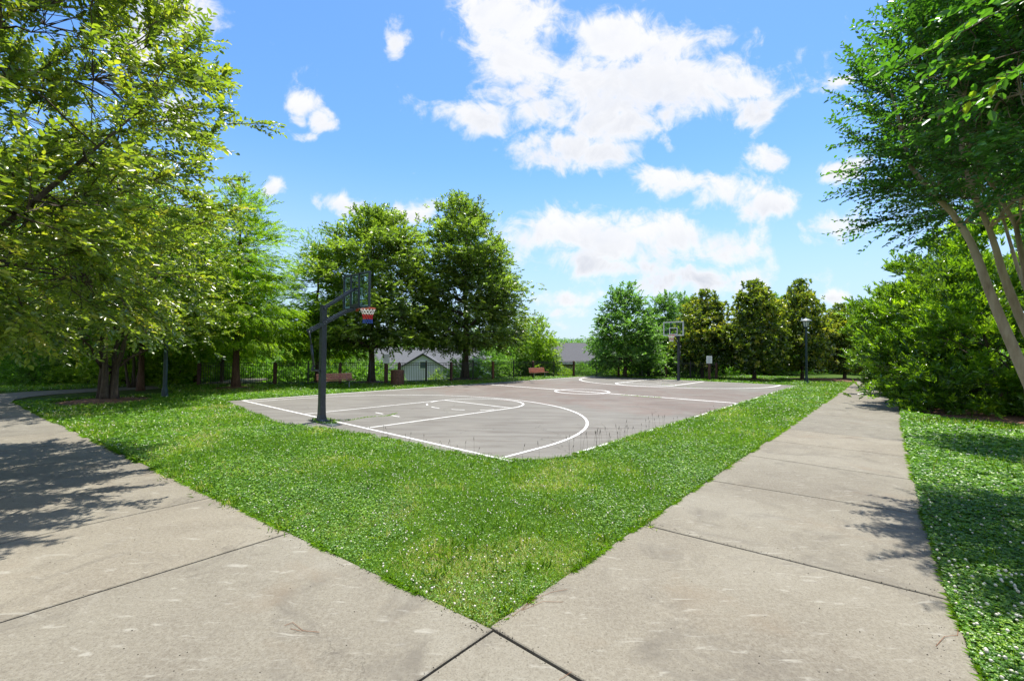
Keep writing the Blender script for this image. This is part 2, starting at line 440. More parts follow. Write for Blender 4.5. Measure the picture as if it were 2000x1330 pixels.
M_TWIG = bark_mat('twig_bark', (0.05, 0.035, 0.025), (0.12, 0.09, 0.065))
M_BARK = bark_mat('grey_brown_bark', (0.035, 0.025, 0.018), (0.13, 0.10, 0.075))
M_BARKR = bark_mat('red_brown_bark', (0.04, 0.022, 0.014), (0.15, 0.085, 0.055), 9, 0.1)
M_CRAPE = bark_mat('smooth_tan_bark', (0.22, 0.15, 0.095), (0.46, 0.37, 0.26), 3.0, 0.25)


def glass_mat(name, tint=(0.80, 0.92, 0.93), clear=0.86):
    m_, t = new_mat(name)
    g = t.node('ShaderNodeBsdfGlossy', {'Color': (0.9, 0.95, 1, 1), 'Roughness': 0.05})
    tr = t.node('ShaderNodeBsdfTransparent', {'Color': (*tint, 1)})
    fr = t.node('ShaderNodeLayerWeight', {'Blend': 0.2}); fr = type('o', (), {'outputs': [fr.outputs[1]]})
    out(t, t.node('ShaderNodeMixShader', {0: t.m('MULTIPLY_ADD', t.m('POWER', fr.outputs[0], 1.5), 0.5, 0.05), 1: tr.outputs[0], 2: g.outputs[0]}).outputs[0])
    return m_
M_GLASS = glass_mat('backboard_acrylic')
M_LGLASS = simple('frosted_lamp_glass', (0.62, 0.66, 0.60), 0.4, var=0.1)

L_NEAR = leaf_mat('elm_leaf', [(0.0, (0.055, 0.105, 0.02)), (0.5, (0.155, 0.215, 0.03)), (0.85, (0.28, 0.31, 0.045)), (1.0, (0.44, 0.36, 0.06))], 0.44, (0.60, 0.76, 0.07), 0.32, 1.0, 1.8)
L_DARK = leaf_mat('woodland_leaf', [(0.0, (0.05, 0.11, 0.018)), (0.6, (0.11, 0.22, 0.03)), (1.0, (0.20, 0.33, 0.04))], 0.5, (0.50, 0.80, 0.07), 0.40, 0.5, 1.8)
L_CYP = leaf_mat('cypress_leaf', [(0.0, (0.07, 0.13, 0.012)), (0.6, (0.19, 0.32, 0.018)), (1.0, (0.32, 0.43, 0.025))], 0.5, (0.60, 0.84, 0.03), 0.5, 0.35, 2.0)
L_OAK = leaf_mat('oak_leaf', [(0.0, (0.05, 0.095, 0.022)), (0.5, (0.12, 0.19, 0.03)), (1.0, (0.28, 0.34, 0.04))], 0.46, (0.56, 0.74, 0.08), 0.34, 0.8, 1.9)
L_OAKB = leaf_mat('blue_green_leaf', [(0.0, (0.05, 0.11, 0.035)), (0.6, (0.12, 0.22, 0.055)), (1.0, (0.22, 0.33, 0.06))], 0.48, (0.46, 0.74, 0.12), 0.4, 0.5, 1.8)
L_MAG = leaf_mat('magnolia_leaf', [(0.0, (0.035, 0.075, 0.018)), (0.5, (0.09, 0.15, 0.025)), (0.8, (0.24, 0.29, 0.035)), (1.0, (0.48, 0.42, 0.08))], 0.38, (0.64, 0.76, 0.06), 0.22, 1.0, 1.9)
L_MYR = leaf_mat('shrub_leaf', [(0.0, (0.03, 0.085, 0.012)), (0.5, (0.10, 0.225, 0.018)), (0.85, (0.26, 0.42, 0.025)), (1.0, (0.42, 0.54, 0.04))], 0.40, (0.62, 0.84, 0.04), 0.28, 0.9, 2.0)
L_CRP = leaf_mat('crape_leaf', [(0.0, (0.022, 0.085, 0.022)), (0.6, (0.07, 0.19, 0.03)), (0.92, (0.14, 0.30, 0.035)), (1.0, (0.44, 0.38, 0.03))], 0.42, (0.38, 0.74, 0.05), 0.38, 0.6, 1.5)
L_BUSH = leaf_mat('bush_leaf', [(0.0, (0.10, 0.19, 0.018)), (0.6, (0.23, 0.36, 0.025)), (1.0, (0.36, 0.48, 0.035))], 0.5, (0.66, 0.84, 0.06), 0.42, 0.6, 2.0)
L_GRASS = leaf_mat('grass_blade', [(0.0, (0.035, 0.09, 0.008)), (0.45, (0.115, 0.25, 0.014)), (0.75, (0.235, 0.36, 0.022)), (0.9, (0.42, 0.41, 0.09)), (1.0, (0.60, 0.50, 0.24))], 0.35, (0.52, 0.78, 0.03), 0.4, 0.5)
L_CLOV = leaf_mat('clover_leaf', [(0.0, (0.025, 0.085, 0.007)), (0.55, (0.095, 0.225, 0.014)), (1.0, (0.26, 0.40, 0.03))], 0.35, (0.42, 0.76, 0.03), 0.4, 0.5)
M_FLOWER = simple('clover_flower', (0.74, 0.70, 0.56), 0.8, var=0.14, scale=60)
M_STALK = simple('dry_seed_stalk', (0.13, 0.11, 0.085), 0.8, var=0.2)


# ------------------------------------------------------------------ tagging
def tag(o, label=None, cat=None, group=None, kind=None):
    if label: o['label'] = label
    if cat: o['category'] = cat
    if group: o['group'] = group
    if kind: o['kind'] = kind
    return o
def empty(name, loc=(0, 0, 0), rz=0.0, sc=1.0):
    o = bpy.data.objects.new(name, None); C.objects.link(o)
    o.location = loc; o.rotation_euler = (0, 0, rz); o.scale = (sc, sc, sc) if not isinstance(sc, tuple) else sc
    o.empty_display_size = 0.2
    return o
def copy_tree(o, parent=None):
    c = o.copy(); C.objects.link(c)
    if parent is not None: c.parent = parent
    for ch in [q for q in o.children]:
        copy_tree(ch, c)
    return c
def put(o, loc, rz, sc=1.0):
    o.location = loc; o.rotation_euler = (0, 0, rz); o.scale = (sc, sc, sc) if not isinstance(sc, tuple) else sc
    return o


# ================================================================== THE SETTING
FENCE = np.array([(-17.45, 24.5), (-13.8, 25.6), (-10.4, 26.6), (-7.1, 27.7), (-4.1, 29.7), (-1.4, 32.5), (1.7, 35.1), (5.2, 36.9), (9.1, 37.4), (12.8, 36.4), (15.9, 34.1)])

def fence_y(x):
    return np.interp(x, [-60, -30] + list(FENCE[:, 0]) + [22, 40, 80], [24, 24] + list(FENCE[:, 1]) + [52, 58, 60])

def ground_z(x, y):
    d = y - fence_y(x)
    z = -0.03 - 3.2 * np.clip((d - 0.8) / 13.0, 0, 1) ** 1.3
    r = np.hypot(x, y)
    hill = np.clip((r - 260) / 700, 0, 1) ** 1.3 * (20 + 16 * fbm(x, y, 1 / 260., 3))
    return z + hill + 0.02 * (fbm(x, y, 1.1, 5) - .5) * np.clip((r - 1) / 4, 0, 1)

# court slab outline in court coordinates: the lawn has crept over the near edge and the right corner
LOWU = np.array([-7.5, -5.5, -3.5, -1.6, -0.3, 0.4, 1.2, 2.5, 4.0, 5.4, 6.3, 6.8, 7.15, 7.42])
LOWV = np.array([-0.62, -.80, -.97, -1.12, -1.16, -.95, -.78, -.52, -.38, -.26, -.10, .10, .48, 1.15])
CL, CW = 26.53, 7.363
def court_low(u):
    return np.interp(u, LOWU, LOWV) + 0.09 * (fbm(u, 0 * u, 2.2, 11) - .5)
def left_edge(u):        # inner edge of the left walk
    return np.where(u > -12.6, -3.74 - 0.1 * (9.94 - u), -6.0)
def in_court(u, v, m=0.0):
    return (u > -7.52 - m) & (u < 7.44 + m) & (v > court_low(u) - m) & (v < CL + 0.35 + m)
def right_edge(v): return np.interp(v, [-6, -2.6, -1.1, 1.6, 10], [12.66, 12.57, 12.45, 12.37, 12.27])
def in_walk(u, v, m=0.0):
    a = (u > 9.9 - m) & (u < right_edge(v) + m) & (v > -12) & (v < 44)
    b = (u > -13.2) & (v < left_edge(u) + m) & (v > left_edge(u) - 2.45 - m)
    return a | b

# left walk beyond the straight: a ribbon that bends away
BEND_IN = np.array([(-12.6, -6.0), (-13.8, -5.95), (-14.9, -5.5), (-15.8, -4.6), (-16.3, -3.2), (-16.5, -1.5), (-17.0, 1.0), (-18.5, 3.5), (-21.5, 6.0)])
def off_ribbon(P, wd):
    T = np.gradient(P, axis=0); T /= np.linalg.norm(T, axis=1)[:, None]
    return P + np.stack([T[:, 1], -T[:, 0]], 1) * -wd
BEND_OUT = BEND_IN + np.array([(0, -2.45), (-.9, -2.3), (-1.9, -1.7), (-2.3, -.9), (-2.1, -.3), (-1.9, -.1), (-1.9, -.3), (-1.7, -1.0), (-1.2, -1.5)])

# ground sheet: rings round the photographer out to the horizon
rad_ = np.concatenate([np.linspace(0.0, 8, 41), np.geomspace(8.4, 60, 110), np.geomspace(62, 4000, 60)])
th_ = np.linspace(0, 2 * np.pi, 361)[:-1]
rr_, tt_ = np.meshgrid(rad_, th_, indexing='ij')
gx, gy = rr_ * np.sin(tt_), rr_ * np.cos(tt_)
gV = np.stack([gx, gy, ground_z(gx, gy)], -1).reshape(-1, 3)
i_, j_ = np.meshgrid(np.arange(len(rad_) - 1), np.arange(360), indexing='ij')
j2 = (j_ + 1) % 360
gF = np.stack([i_ * 360 + j_, (i_ + 1) * 360 + j_, (i_ + 1) * 360 + j2, i_ * 360 + j2], -1).reshape(-1, 4)
# the sheet is clamped under slabs
u_, v_ = inv(gV[:, 0], gV[:, 1])
under = in_court(u_, v_, 0.15) | in_walk(u_, v_, 0.15)
gV[:, 2] = np.where(under, np.minimum(gV[:, 2], -0.05), gV[:, 2])
ground = fast_mesh('ground', gV, gF[:, ::-1], M_SOIL, smooth=True)
tag(ground, kind='structure')

# court slab (object space = court frame)
def court_obj(o):
    o.location = (TX, TY, 0); o.rotation_euler = (0, 0, -YAW)
    return o
uu = np.concatenate([np.linspace(-7.5, 7.42, 160)])
low = [(u, float(court_low(np.array(u)))) for u in uu]
outline = low + [(7.42 + 0.02 * math.sin(v * 3), v) for v in np.linspace(1.3, CL + .35, 60)] + [(7.42, CL + .36), (-7.5, CL + .36)]
mb = MB(); n_ = len(outline)
V = [(a, b, 0.0) for a, b in outline] + [(a, b, -0.12) for a, b in outline]
mb.add(V, [tuple(range(n_))] + [(i, i + n_, (i + 1) % n_ + n_, (i + 1) % n_) for i in range(n_)])
court = tag(court_obj(mb.build('court', M_COURT)), kind='structure')

# painted markings
LW = 0.075; LZ = 0.005
lines = MB()
def pline(pts, wd=LW, closed=False, z=LZ):
    P = np.array(pts, float)
    if not closed and len(P) < 5:
        Q = [P[:1]]
        for a, b in zip(P[:-1], P[1:]):
            k = max(1, int(np.hypot(*(b - a)) / .4)); Q.append(a + (b - a) * (np.arange(1, k + 1) / k)[:, None])
        P = np.concatenate(Q)
    if closed: P = np.concatenate([P[-1:], P, P[:1]])
    T = np.gradient(P, axis=0)
    if closed: P, T = P[1:-1], T[1:-1]
    T /= np.linalg.norm(T, axis=1)[:, None]; Nn = np.stack([-T[:, 1], T[:, 0]], 1)
    k = len(P)
    V = np.concatenate([np.c_[P + Nn * wd / 2, np.full(k, z)], np.c_[P - Nn * wd / 2, np.full(k, z)]])
    e = k if closed else k - 1
    lines.add(V, [(i, k + i, k + (i + 1) % k, (i + 1) % k) for i in range(e)])
def arc(c, r, a0, a1, n=48): return [(c[0] + r * math.cos(t), c[1] + r * math.sin(t)) for t in np.linspace(a0, a1, n)]
pline([(-CW, 0), (6.85, 0)])
pline([(-CW, 0.05), (-CW, CL - .05)], wd=.12, z=LZ + .0006)
pline([(CW - .02, 1.25), (CW, 3), (CW, CL - .05)], z=LZ + .0006)
pline([(-CW, CL), (CW, CL)])
pline([(-CW + .05, CL / 2), (CW - .05, CL / 2)], wd=.15)
pline(arc((0, CL / 2), 1.36, 0, 2 * math.pi, 73)[:-1], closed=True, wd=.13, z=LZ + .001)
for s_, v0 in ((1, 0), (-1, CL)):
    f_ = lambda a, b: (a * s_, v0 + b * s_)
    LW2 = LW if s_ > 0 else .14
    for sx in (-1.83, 1.83): pline([f_(sx, 0.05), f_(sx, 5.70)], wd=LW2, z=LZ + .0006)
    pline([f_(-1.83, 5.70), f_(1.83, 5.70)], wd=LW2, z=LZ + .0012)
    a0 = 0 if s_ > 0 else math.pi
    pline(arc(f_(0, 5.70), 1.83, a0, a0 + math.pi), wd=LW2, z=LZ + .0018)
    for k in range(5):
        b0 = a0 + math.pi + 0.22 + k * 0.56
        pline(arc(f_(0, 5.70), 1.83, b0, b0 + 0.27, 8), wd=LW * .9, z=LZ + .0018)
    pts = [f_(6.55, 0.05)] + arc(f_(0, 1.235), 6.55, a0, a0 + math.pi, 90) + [f_(-6.55, 0.05)]
    pline(pts, wd=LW2, z=LZ + .0024)
    for sx in (-.55, .35): pline([f_(sx, 1.75), f_(sx + .42, 1.75)], wd=.06, z=LZ)
lo = lines.build('painted_lines', M_PAINT, court)

# right walk slabs
slabs = MB()
def slab(P, t=0.12, bev=0.006):
    """P: four corners ccw (world xy)"""
    P = np.array(P, float); c = P.mean(0)
    inn = P + (c - P) / np.linalg.norm(c - P, axis=1)[:, None] * bev * 1.6
    V = np.concatenate([np.c_[inn, np.zeros(4)], np.c_[P, np.full(4, -bev)], np.c_[P, np.full(4, -t)]])
    Fa = [(0, 1, 2, 3)] + [(i, i + 4, (i + 1) % 4 + 4, (i + 1) % 4) for i in range(4)] + [(i + 4, i + 8, (i + 1) % 4 + 8, (i + 1) % 4 + 4) for i in range(4)]
    slabs.add(V, Fa)
def uvp(u, v): return uv(u, v)[:2]
jo = [-3.74, -1.08, 1.35, 3.5, 5.55, 7.6, 9.6, 11.6, 13.6, 15.6, 17.6, 19.6, 21.6, 23.6, 25.6, 27.6, 29.6, 31.6, 33.6, 35.6, 37.6, 39.6, 41.6, 43.6]
g2 = 0.013
def jv(k, side):    # joints sit a little askew
    return jo[k] + (0 if k == 0 else 1) * (-0.06, 0.10, .13, -.03, .02, 0, .03, -.02)[k % 8] * side
for k in range(len(jo) - 1):
    ra, rb_ = float(right_edge(jo[k])), float(right_edge(jo[k + 1]))
    slab([uvp(9.9, jv(k, -1) + g2), uvp(ra, jv(k, 1) + g2), uvp(rb_, jv(k + 1, 1) - g2), uvp(9.9, jv(k + 1, -1) - g2)])
# the corner slab and those behind the photographer
slab([uvp(9.955, -6.35), uvp(12.67, -6.35), uvp(12.6, -3.74 - g2), uvp(9.955, -3.74 - g2)])
slab([uvp(9.955, -9.0), uvp(12.67, -9.0), uvp(12.67, -6.37), uvp(9.955, -6.37)])
# left walk slabs
le = lambda u: float(left_edge(np.array(u)))
ju = [9.935, 7.13, 5.16, 3.1, 1.05, -1.0, -3.05, -5.1, -7.15, -9.2, -11.2, -12.6]
for k in range(len(ju) - 1):
    a, b = ju[k] - (g2 if k else 0), ju[k + 1] + g2
    sk = 0.10
    slab([uvp(b, le(b)), uvp(b + sk, le(b) - 2.45), uvp(a + (sk if k else 0), le(a) - 2.45), uvp(a, le(a))][::-1])
side = tag(slabs.build('sidewalk', M_CONC), kind='structure')
_tn = side.data.attributes.new('tone', 'FLOAT', 'POINT')
_tv = np.repeat(rng.uniform(0.25, 0.75, len(side.data.vertices) // 12), 12); _tn.data.foreach_set('value', _tv.astype(np.float32))
# bend of the left walk
bm_ = MB(); k = len(BEND_IN)
bi = np.array([uvp(*p) for p in BEND_IN]); bo = np.array([uvp(*p) for p in BEND_OUT])
V = np.concatenate([np.c_[bi, np.zeros(k)], np.c_[bo, np.zeros(k)], np.c_[bi, np.full(k, -.12)], np.c_[bo, np.full(k, -.12)]])
Fa = []
for i in range(k - 1):
    Fa += [(i, i + 1, k + i + 1, k + i), (i, 2 * k + i, 2 * k + i + 1, i + 1), (k + i, k + i + 1, 3 * k + i + 1, 3 * k + i)]
bm_.add(V, Fa)
tag(bm_.build('path', M_CONC), kind='structure')
# dark joint filling under the slabs
jb = MB()
jb.add(np.array([[*uvp(9.9, -9), -.028], [*uvp(12.58, -9), -.028], [*uvp(12.25, 43), -.028], [*uvp(9.9, 43), -.028]]), [(0, 1, 2, 3)])
jb.add(np.array([[*uvp(-12.5, le(-12.5) - 2.45), -.0285], [*uvp(9.9, le(9.9) - 2.45), -.0285], [*uvp(9.9, le(9.9)), -.0285], [*uvp(-12.5, le(-12.5)), -.0285]]), [(0, 1, 2, 3)])
tag(jb.build('joint_soil', M_DIRT), kind='structure')

# ================================================================== LAWN
print('lawn')
def polar(n, r0, r1, t0, t1):
    r = np.exp(rng.uniform(math.log(r0), math.log(r1), n)); t = rng.uniform(t0, t1, n)
    return r * np.sin(t), r * np.cos(t), r
def lawn_mask(x, y, jit=0.06):
    u, v = inv(x, y)
    ju_ = (fbm(x, y, 5.0, 21) - .5) * 2 * jit
    ok = ~in_court(u + 0, v + 0, 0.0 + ju_ * .5 - .015) & ~in_walk(u, v, ju_ * .35 - 0.012)
    # bend of the far left path
    ok &= ~((u < -12.6) & (u > -19) & (v < -1) & (v > -8.5))
    ok &= (y < fence_y(x) + 1.5)
    for (mx, my, mr) in MULCH: ok &= np.hypot(x - mx, y - my) > mr * (0.8 + .35 * fbm(x, y, 2, 31))
    return ok
MULCH = [(-15.73, 17.0, 1.5), (-14.66, 23.2, 1.0), (-9.06, 28.2, 1.3), (-3.44, 32.2, 1.5), (19.0, 34.3, 1.3), (27.4, 36, 1.5), (24.5, 34.8, 2.6), (16.2, 13.6, 3.0)]

N_ = 860000
x, y, r = polar(N_, 2.1, 46, -1.02, 1.02)
ok = lawn_mask(x, y); x, y, r = x[ok], y[ok], r[ok]
cl = fbm(x, y, 0.55, 41, 4) + 0.10 * (rng.random(len(x)) - .5)
uu_, vv_ = inv(x, y)
clov_p = np.clip((cl - 0.42) * 5, 0, 1) * .50 + .12
clov_p = np.where(uu_ > 12, .9, clov_p)
clov_p = np.where((uu_ > 7.4) & (uu_ < 10) & (vv_ > 2), clov_p * .55, clov_p)
isc = rng.random(len(x)) < clov_p
dry = np.clip((fbm(x, y, 0.9, 61, 4) - .54) * 5, 0, 1)
# blades
bx_, by_, br = x[~isc], y[~isc], r[~isc]; nb = len(bx_)
zb = ground_z(bx_, by_)
P = np.stack([bx_, by_, zb], 1)
sc_ = np.clip(br / 6.0, 0.65, 4.4)
tl = fbm(bx_, by_, 1.3, 71)
L = (0.040 + 0.065 * rng.random(nb) ** 1.5) * (0.75 + .7 * tl) * np.clip(sc_, .9, 1.8)
D = unit(np.stack([rng.normal(0, .55, nb), rng.normal(0, .55, nb), np.ones(nb)], 1))
S = unit(np.cross(D, rdir(nb)))
wd = (0.0035 + .003 * rng.random(nb)) * sc_
bend = np.stack([rng.normal(0, .4, nb), rng.normal(0, .4, nb), -0.35 * np.ones(nb)], 1) * L[:, None] * .6
V = np.stack([P - S * wd[:, None] * .5, P + S * wd[:, None] * .5, P + D * L[:, None] * .6 + S * wd[:, None] * .42, P + D * L[:, None] * .6 - S * wd[:, None] * .42, P + D * L[:, None] + bend], 1).reshape(-1, 3)
b = np.arange(nb)[:, None] * 5
Fq = np.concatenate([b + [[0, 1, 2]], b + [[0, 2, 3]], b + [[3, 2, 4]]])
dr = dry[~isc]
tint = np.clip(rng.normal(.44, .19, nb) + .25 * (fbm(bx_, by_, .7, 81) - .5) + dr * rng.random(nb) * .85, 0, 1)
grass = fast_mesh('grass', V, Fq, L_GRASS, np.repeat(tint, 5))
tag(grass, 'mown green grass with yellowed patches between the court and the walks', 'grass', kind='stuff')
# clover: three round leaflets per stem
cx_, cy2, cr = x[isc], y[isc], r[isc]; nc = len(cx_)
scc = np.clip(cr / 5.8, .62, 4.2)
hgt = (0.022 + .035 * rng.random(nc)) * np.clip(scc, 1, 1.6) * (0.8 + .5 * fbm(cx_, cy2, 2, 91))
hgt = np.where(inv(cx_, cy2)[0] > 12, hgt * 1.7, hgt)
P0 = np.stack([cx_, cy2, ground_z(cx_, cy2) + hgt], 1)
VV = []; a0 = rng.random(nc) * 6.28; sz = (0.0085 + .0045 * rng.random(nc)) * scc
sz = np.where(inv(cx_, cy2)[0] > 12, sz * 1.35, sz)
tiltn = unit(np.stack([rng.normal(0, .35, nc), rng.normal(0, .35, nc), np.ones(nc)], 1))
for k in range(3):
    a = a0 + k * 2.094
    Dk = np.stack([np.cos(a), np.sin(a), rng.normal(0.05, .2, nc)], 1)
    v_, f_, _ = leaf_vf(P0, Dk, tiltn, sz * 1.25, sz * 1.15, .12, 6)
    VV.append(v_)
V = np.concatenate(VV); nn = len(V) // 6
b = np.arange(nn)[:, None] * 6
Fq = np.concatenate([b + [[0, 1, 2, 3]], b + [[0, 3, 4, 5]]])
tc1 = np.clip(rng.normal(.5, .27, nc) + .5 * (fbm(cx_, cy2, 3.0, 77) - .5), 0, 1)
clover = fast_mesh('clover', V, Fq, L_CLOV, np.repeat(np.tile(tc1, 3), 6))
tag(clover, 'low green clover spreading through the lawn', 'clover', kind='stuff')
# clover flower heads
xf, yf, rf = polar(52000, 2.2, 34, -1.0, 1.02)
uf, vf = inv(xf, yf)
dn = fbm(xf, yf, .7, 51, 3)
pf = np.clip((dn - .42) * 5, 0.03, 1) * np.clip(rf / 16, .10, 1) * .36
pf = np.where(uf > 12, np.clip(rf / 9, .14, 1) * .38 * np.clip((dn - .3) * 4, .15, 1), pf)
ok = lawn_mask(xf, yf) & (rng.random(len(xf)) < pf)
xf, yf, rf, uf = xf[ok], yf[ok], rf[ok], uf[ok]; nf = len(xf)
print('flowers', nf, 'blades', nb, 'clover', nc)
lat = [(-.9, .35), (-.35, .9), (.35, .95), (.9, .45)]
base = [(0, 0, -1)]
for z_, r_ in lat: base += [(r_ * math.cos(a), r_ * math.sin(a), z_) for a in np.arange(6) * math.pi / 3 + z_]
base += [(0, 0, 1)]
base = np.array(base); fcs = [(0, 1 + (j + 1) % 6, 1 + j, 1 + j) for j in range(6)]
fcs = []
for j in range(6): fcs.append((0, 1 + (j + 1) % 6, 1 + j))
for i in range(3):
    for j in range(6):
        a, b2, c_, d_ = 1 + i * 6 + j, 1 + i * 6 + (j + 1) % 6, 7 + i * 6 + (j + 1) % 6, 7 + i * 6 + j
        fcs += [(a, b2, c_), (a, c_, d_)]
for j in range(6): fcs.append((19 + j, 19 + (j + 1) % 6, 25))
fcs = np.array(fcs)
rs = (0.0070 + .004 * rng.random(nf)) * np.clip(rf / 7.5, 1, 2.2) * np.where(uf > 12, 1.25, 1)
hz_ = (0.045 + .04 * rng.random(nf)) * np.where(uf > 12, 1.7, 1)
jig = 1 + rng.normal(0, .10, (nf, len(base)))
V = np.stack([xf, yf, ground_z(xf, yf) + hz_], 1)[:, None] + base[None] * (rs[:, None] * jig)[:, :, None] * np.array([1, 1, .85])
Fq = (np.arange(nf)[:, None, None] * len(base) + fcs[None]).reshape(-1, 3)
fl = fast_mesh('clover_flowers', V.reshape(-1, 3), Fq, M_FLOWER)
tag(fl, 'small round white clover flowers scattered over the lawn', 'flowers', kind='stuff')

# seed stalks and weeds along the court edge and in its cracks
st = MB()
def stalk(u, v, h, wind=0.0):
    p = uv(u, v, -0.01); ln = rng.normal(0, .12, 2)
    pts = [p, p + [ln[0] * h * .3, ln[1] * h * .3, h * .5], p + [ln[0] * h, ln[1] * h, h]]
    st.tube(pts, [.002, .0016, .001], 4, False)
    q = pts[2]; st.tube([q - [0, 0, h * .22], q - [0, 0, h * .11], q + [ln[0] * .06, ln[1] * .06, .01]], [.002, .0056, .001], 5, False)
for _ in range(40):
    v = rng.uniform(1.0, 5.6); stalk(7.34 + rng.normal(0, .09), v, rng.uniform(.18, .42))
for _ in range(18):
    u = rng.uniform(2.5, 7.2); stalk(u, float(court_low(np.array(u))) + rng.normal(0.03, .06), rng.uniform(.12, .34))
for _ in range(34):
    v = rng.uniform(5.6, 24); stalk(7.46 + rng.normal(0, .05), v, rng.uniform(.08, .22))
tag(st.build('seed_stalks', M_STALK), 'thin grey seed stalks standing along the court edge', 'weeds', kind='stuff')
def weed_line(pts, n, h=.03, sp=.03):
    P = np.array(pts, float); tt = rng.random(n) * (len(P) - 1); i = tt.astype(int); f_ = (tt - i)[:, None]
    q = P[i] * (1 - f_) + P[i + 1] * f_ + rng.normal(0, sp, (n, 2)) * rng.random((n, 1))
    return uv(q[:, 0], q[:, 1], 0.002), np.full(n, h)
W1 = weed_line([(0.1, -0.1), (.35, .4), (.15, 1.0), (.35, 1.6), (.1, 2.1)], 420, .04, .035)
W2 = weed_line([(2.4, 12.9), (3.1, 13.0), (3.6, 12.95), (4.2, 13.1)], 300, .05, .06)
W3 = weed_line([(-.5, -.3), (.2, -.45), (.55, -.15), (0, .05), (-.45, -.05), (-.5, -.3)], 700, .06, .08)
W4 = weed_line([(.9, 21.2), (1.8, 20.8), (2.8, 20.6), (4.2, 20.3)], 170, .05, .06)
Pw = np.concatenate([W1[0], W2[0], W3[0], W4[0]]); hw = np.concatenate([W1[1], W2[1], W3[1], W4[1]])
nw = len(Pw)
v_, f_, k6 = leaf_vf(Pw, unit(rng.normal(0, .7, (nw, 3)) + [0, 0, .8]), rdir(nw), hw * (0.5 + rng.random(nw)), .012, .1, 4)
tag(fast_mesh('weeds', v_, f_, L_GRASS, np.repeat(rng.uniform(.3, .85, nw), 4)), 'low weeds growing from cracks in the court', 'weeds', kind='stuff')
# coarse tufts on the walk edges
tp = []
for (u, v, n) in [(6.9, -4.02, 60), (4.7, -4.2, 150), (5.6, -4.15, 120), (3.6, -4.35, 120), (9.9, -1.2, 25), (8.8, -3.2, 100), (8.9, -1.5, 80), (9.3, .2, 60)]:
    tp.append(np.c_[uv(u + rng.normal(0, .14, n), v + rng.normal(0, .07, n), -0.01)])
tp = np.concatenate(tp); nt = len(tp)
v_, f_, _ = leaf_vf(tp, unit(rng.normal(0, .65, (nt, 3)) + [0, 0, .8]), rdir(nt), rng.uniform(.06, .14, nt), .006, .1, 4, .25)
tag(fast_mesh('grass_tufts', v_, f_, L_GRASS, np.repeat(rng.uniform(.35, .98, nt), 4)), 'longer straw-tipped grass tufts leaning over the walk edge', 'grass', kind='stuff')

# coarser tufts of broad blades scattered through the turf
tx_, ty_, tr_ = polar(420, 2.6, 18, -.95, .95); k = lawn_mask(tx_, ty_); tx_, ty_ = tx_[k], ty_[k]
per = 14; q = np.repeat(np.stack([tx_, ty_, 0 * tx_ - .02], 1), per, 0); q[:, :2] += rng.normal(0, .035, (len(q), 2)); nq = len(q)
v_, f_, _ = leaf_vf(q, unit(rng.normal(0, .6, (nq, 3)) + [0, 0, .9]), rdir(nq), rng.uniform(.05, .13, nq), .007, .1, 4, .3)
tag(fast_mesh('grass_tufts', v_, f_, L_GRASS, np.clip(np.repeat(np.repeat(rng.uniform(.15, .95, len(tx_)), per) + rng.normal(0, .08, nq), 4), 0, 1)), 'scattered coarser tufts of grass standing above the lawn', 'grass', kind='stuff')
# longer dry grass in front of the shrub
q = np.concatenate([uv(rng.uniform(12.5, 14.6, 900), rng.normal(11.3, .35, 900), -.02), uv(rng.uniform(12.6, 16, 500), rng.normal(5.2, .5, 500), -.02)]); nq = len(q)
v_, f_, _ = leaf_vf(q, unit(rng.normal(0, .45, (nq, 3)) + [0, 0, 1]), rdir(nq), rng.uniform(.10, .30, nq), .011, .1, 4, .25)
tag(fast_mesh('dry_grass', v_, f_, L_GRASS, np.repeat(rng.uniform(.45, .95, nq), 4)), 'taller half dry grass before the large shrub on the right verge', 'grass', kind='stuff')
# blades and runners that lean out over the concrete, and crumbs of soil along the joints and edges
ev = []; ed_ = []
for (pa, pb, n, nrm) in [((9.9, -3.7), (9.9, 26), 9000, (1, 0)), ((9.9, -3.74), (-12.4, -5.97), 9000, (0, -1)), ((12.0, -6), (12.0, 18), 6000, (-1, 0)), ((7.43, 1.2), (7.43, 24), 3500, (-1, 0)), ((-7.4, -.7), (0, -1.2), 1500, (0, 1)), ((0, -1.1), (7.2, .1), 1800, (0, 1))]:
    tt = rng.random(n) ** 1.9 if nrm != (0, 1) else rng.random(n)
    u = pa[0] + (pb[0] - pa[0]) * tt; v = pa[1] + (pb[1] - pa[1]) * tt
    if pa[0] == 12.0: u = right_edge(v) + .01
    if nrm == (0, 1): v = court_low(u)
    q = uv(u, v, -.005); dens_ = fbm(q[:, 0], q[:, 1], 2.5, 13, 3); k = dens_ > .47
    u, v, q, dens_ = u[k], v[k], q[k], dens_[k]; m_ = len(u)
    nd = uv(nrm[0], nrm[1])[:2] - uv(0, 0)[:2]
    q[:, :2] -= nd * np.abs(rng.normal(0, .02, (m_, 1)))
    ev.append(q); ed_.append(np.c_[nd[None] * rng.uniform(.2, 1.1, (m_, 1)) + rng.normal(0, .45, (m_, 2)), rng.uniform(.25, .8, m_)])
ev = np.concatenate(ev); ed_ = np.concatenate(ed_); ne = len(ev); er = np.hypot(ev[:, 0], ev[:, 1])
v_, f_, _ = leaf_vf(ev, ed_, np.array([0, 0, 1.0]) + rng.normal(0, .3, (ne, 3)), rng.uniform(.03, .085, ne) * np.clip(er / 7, 1, 1.5), .0055 * np.clip(er / 5, 1, 3), .05, 4, .35)
tag(fast_mesh('edge_grass', v_, f_, L_GRASS, np.repeat(np.clip(rng.normal(.36, .2, ne), 0, 1), 4)), 'ragged grass blades leaning out over the concrete edges', 'grass', kind='stuff')
cu = []
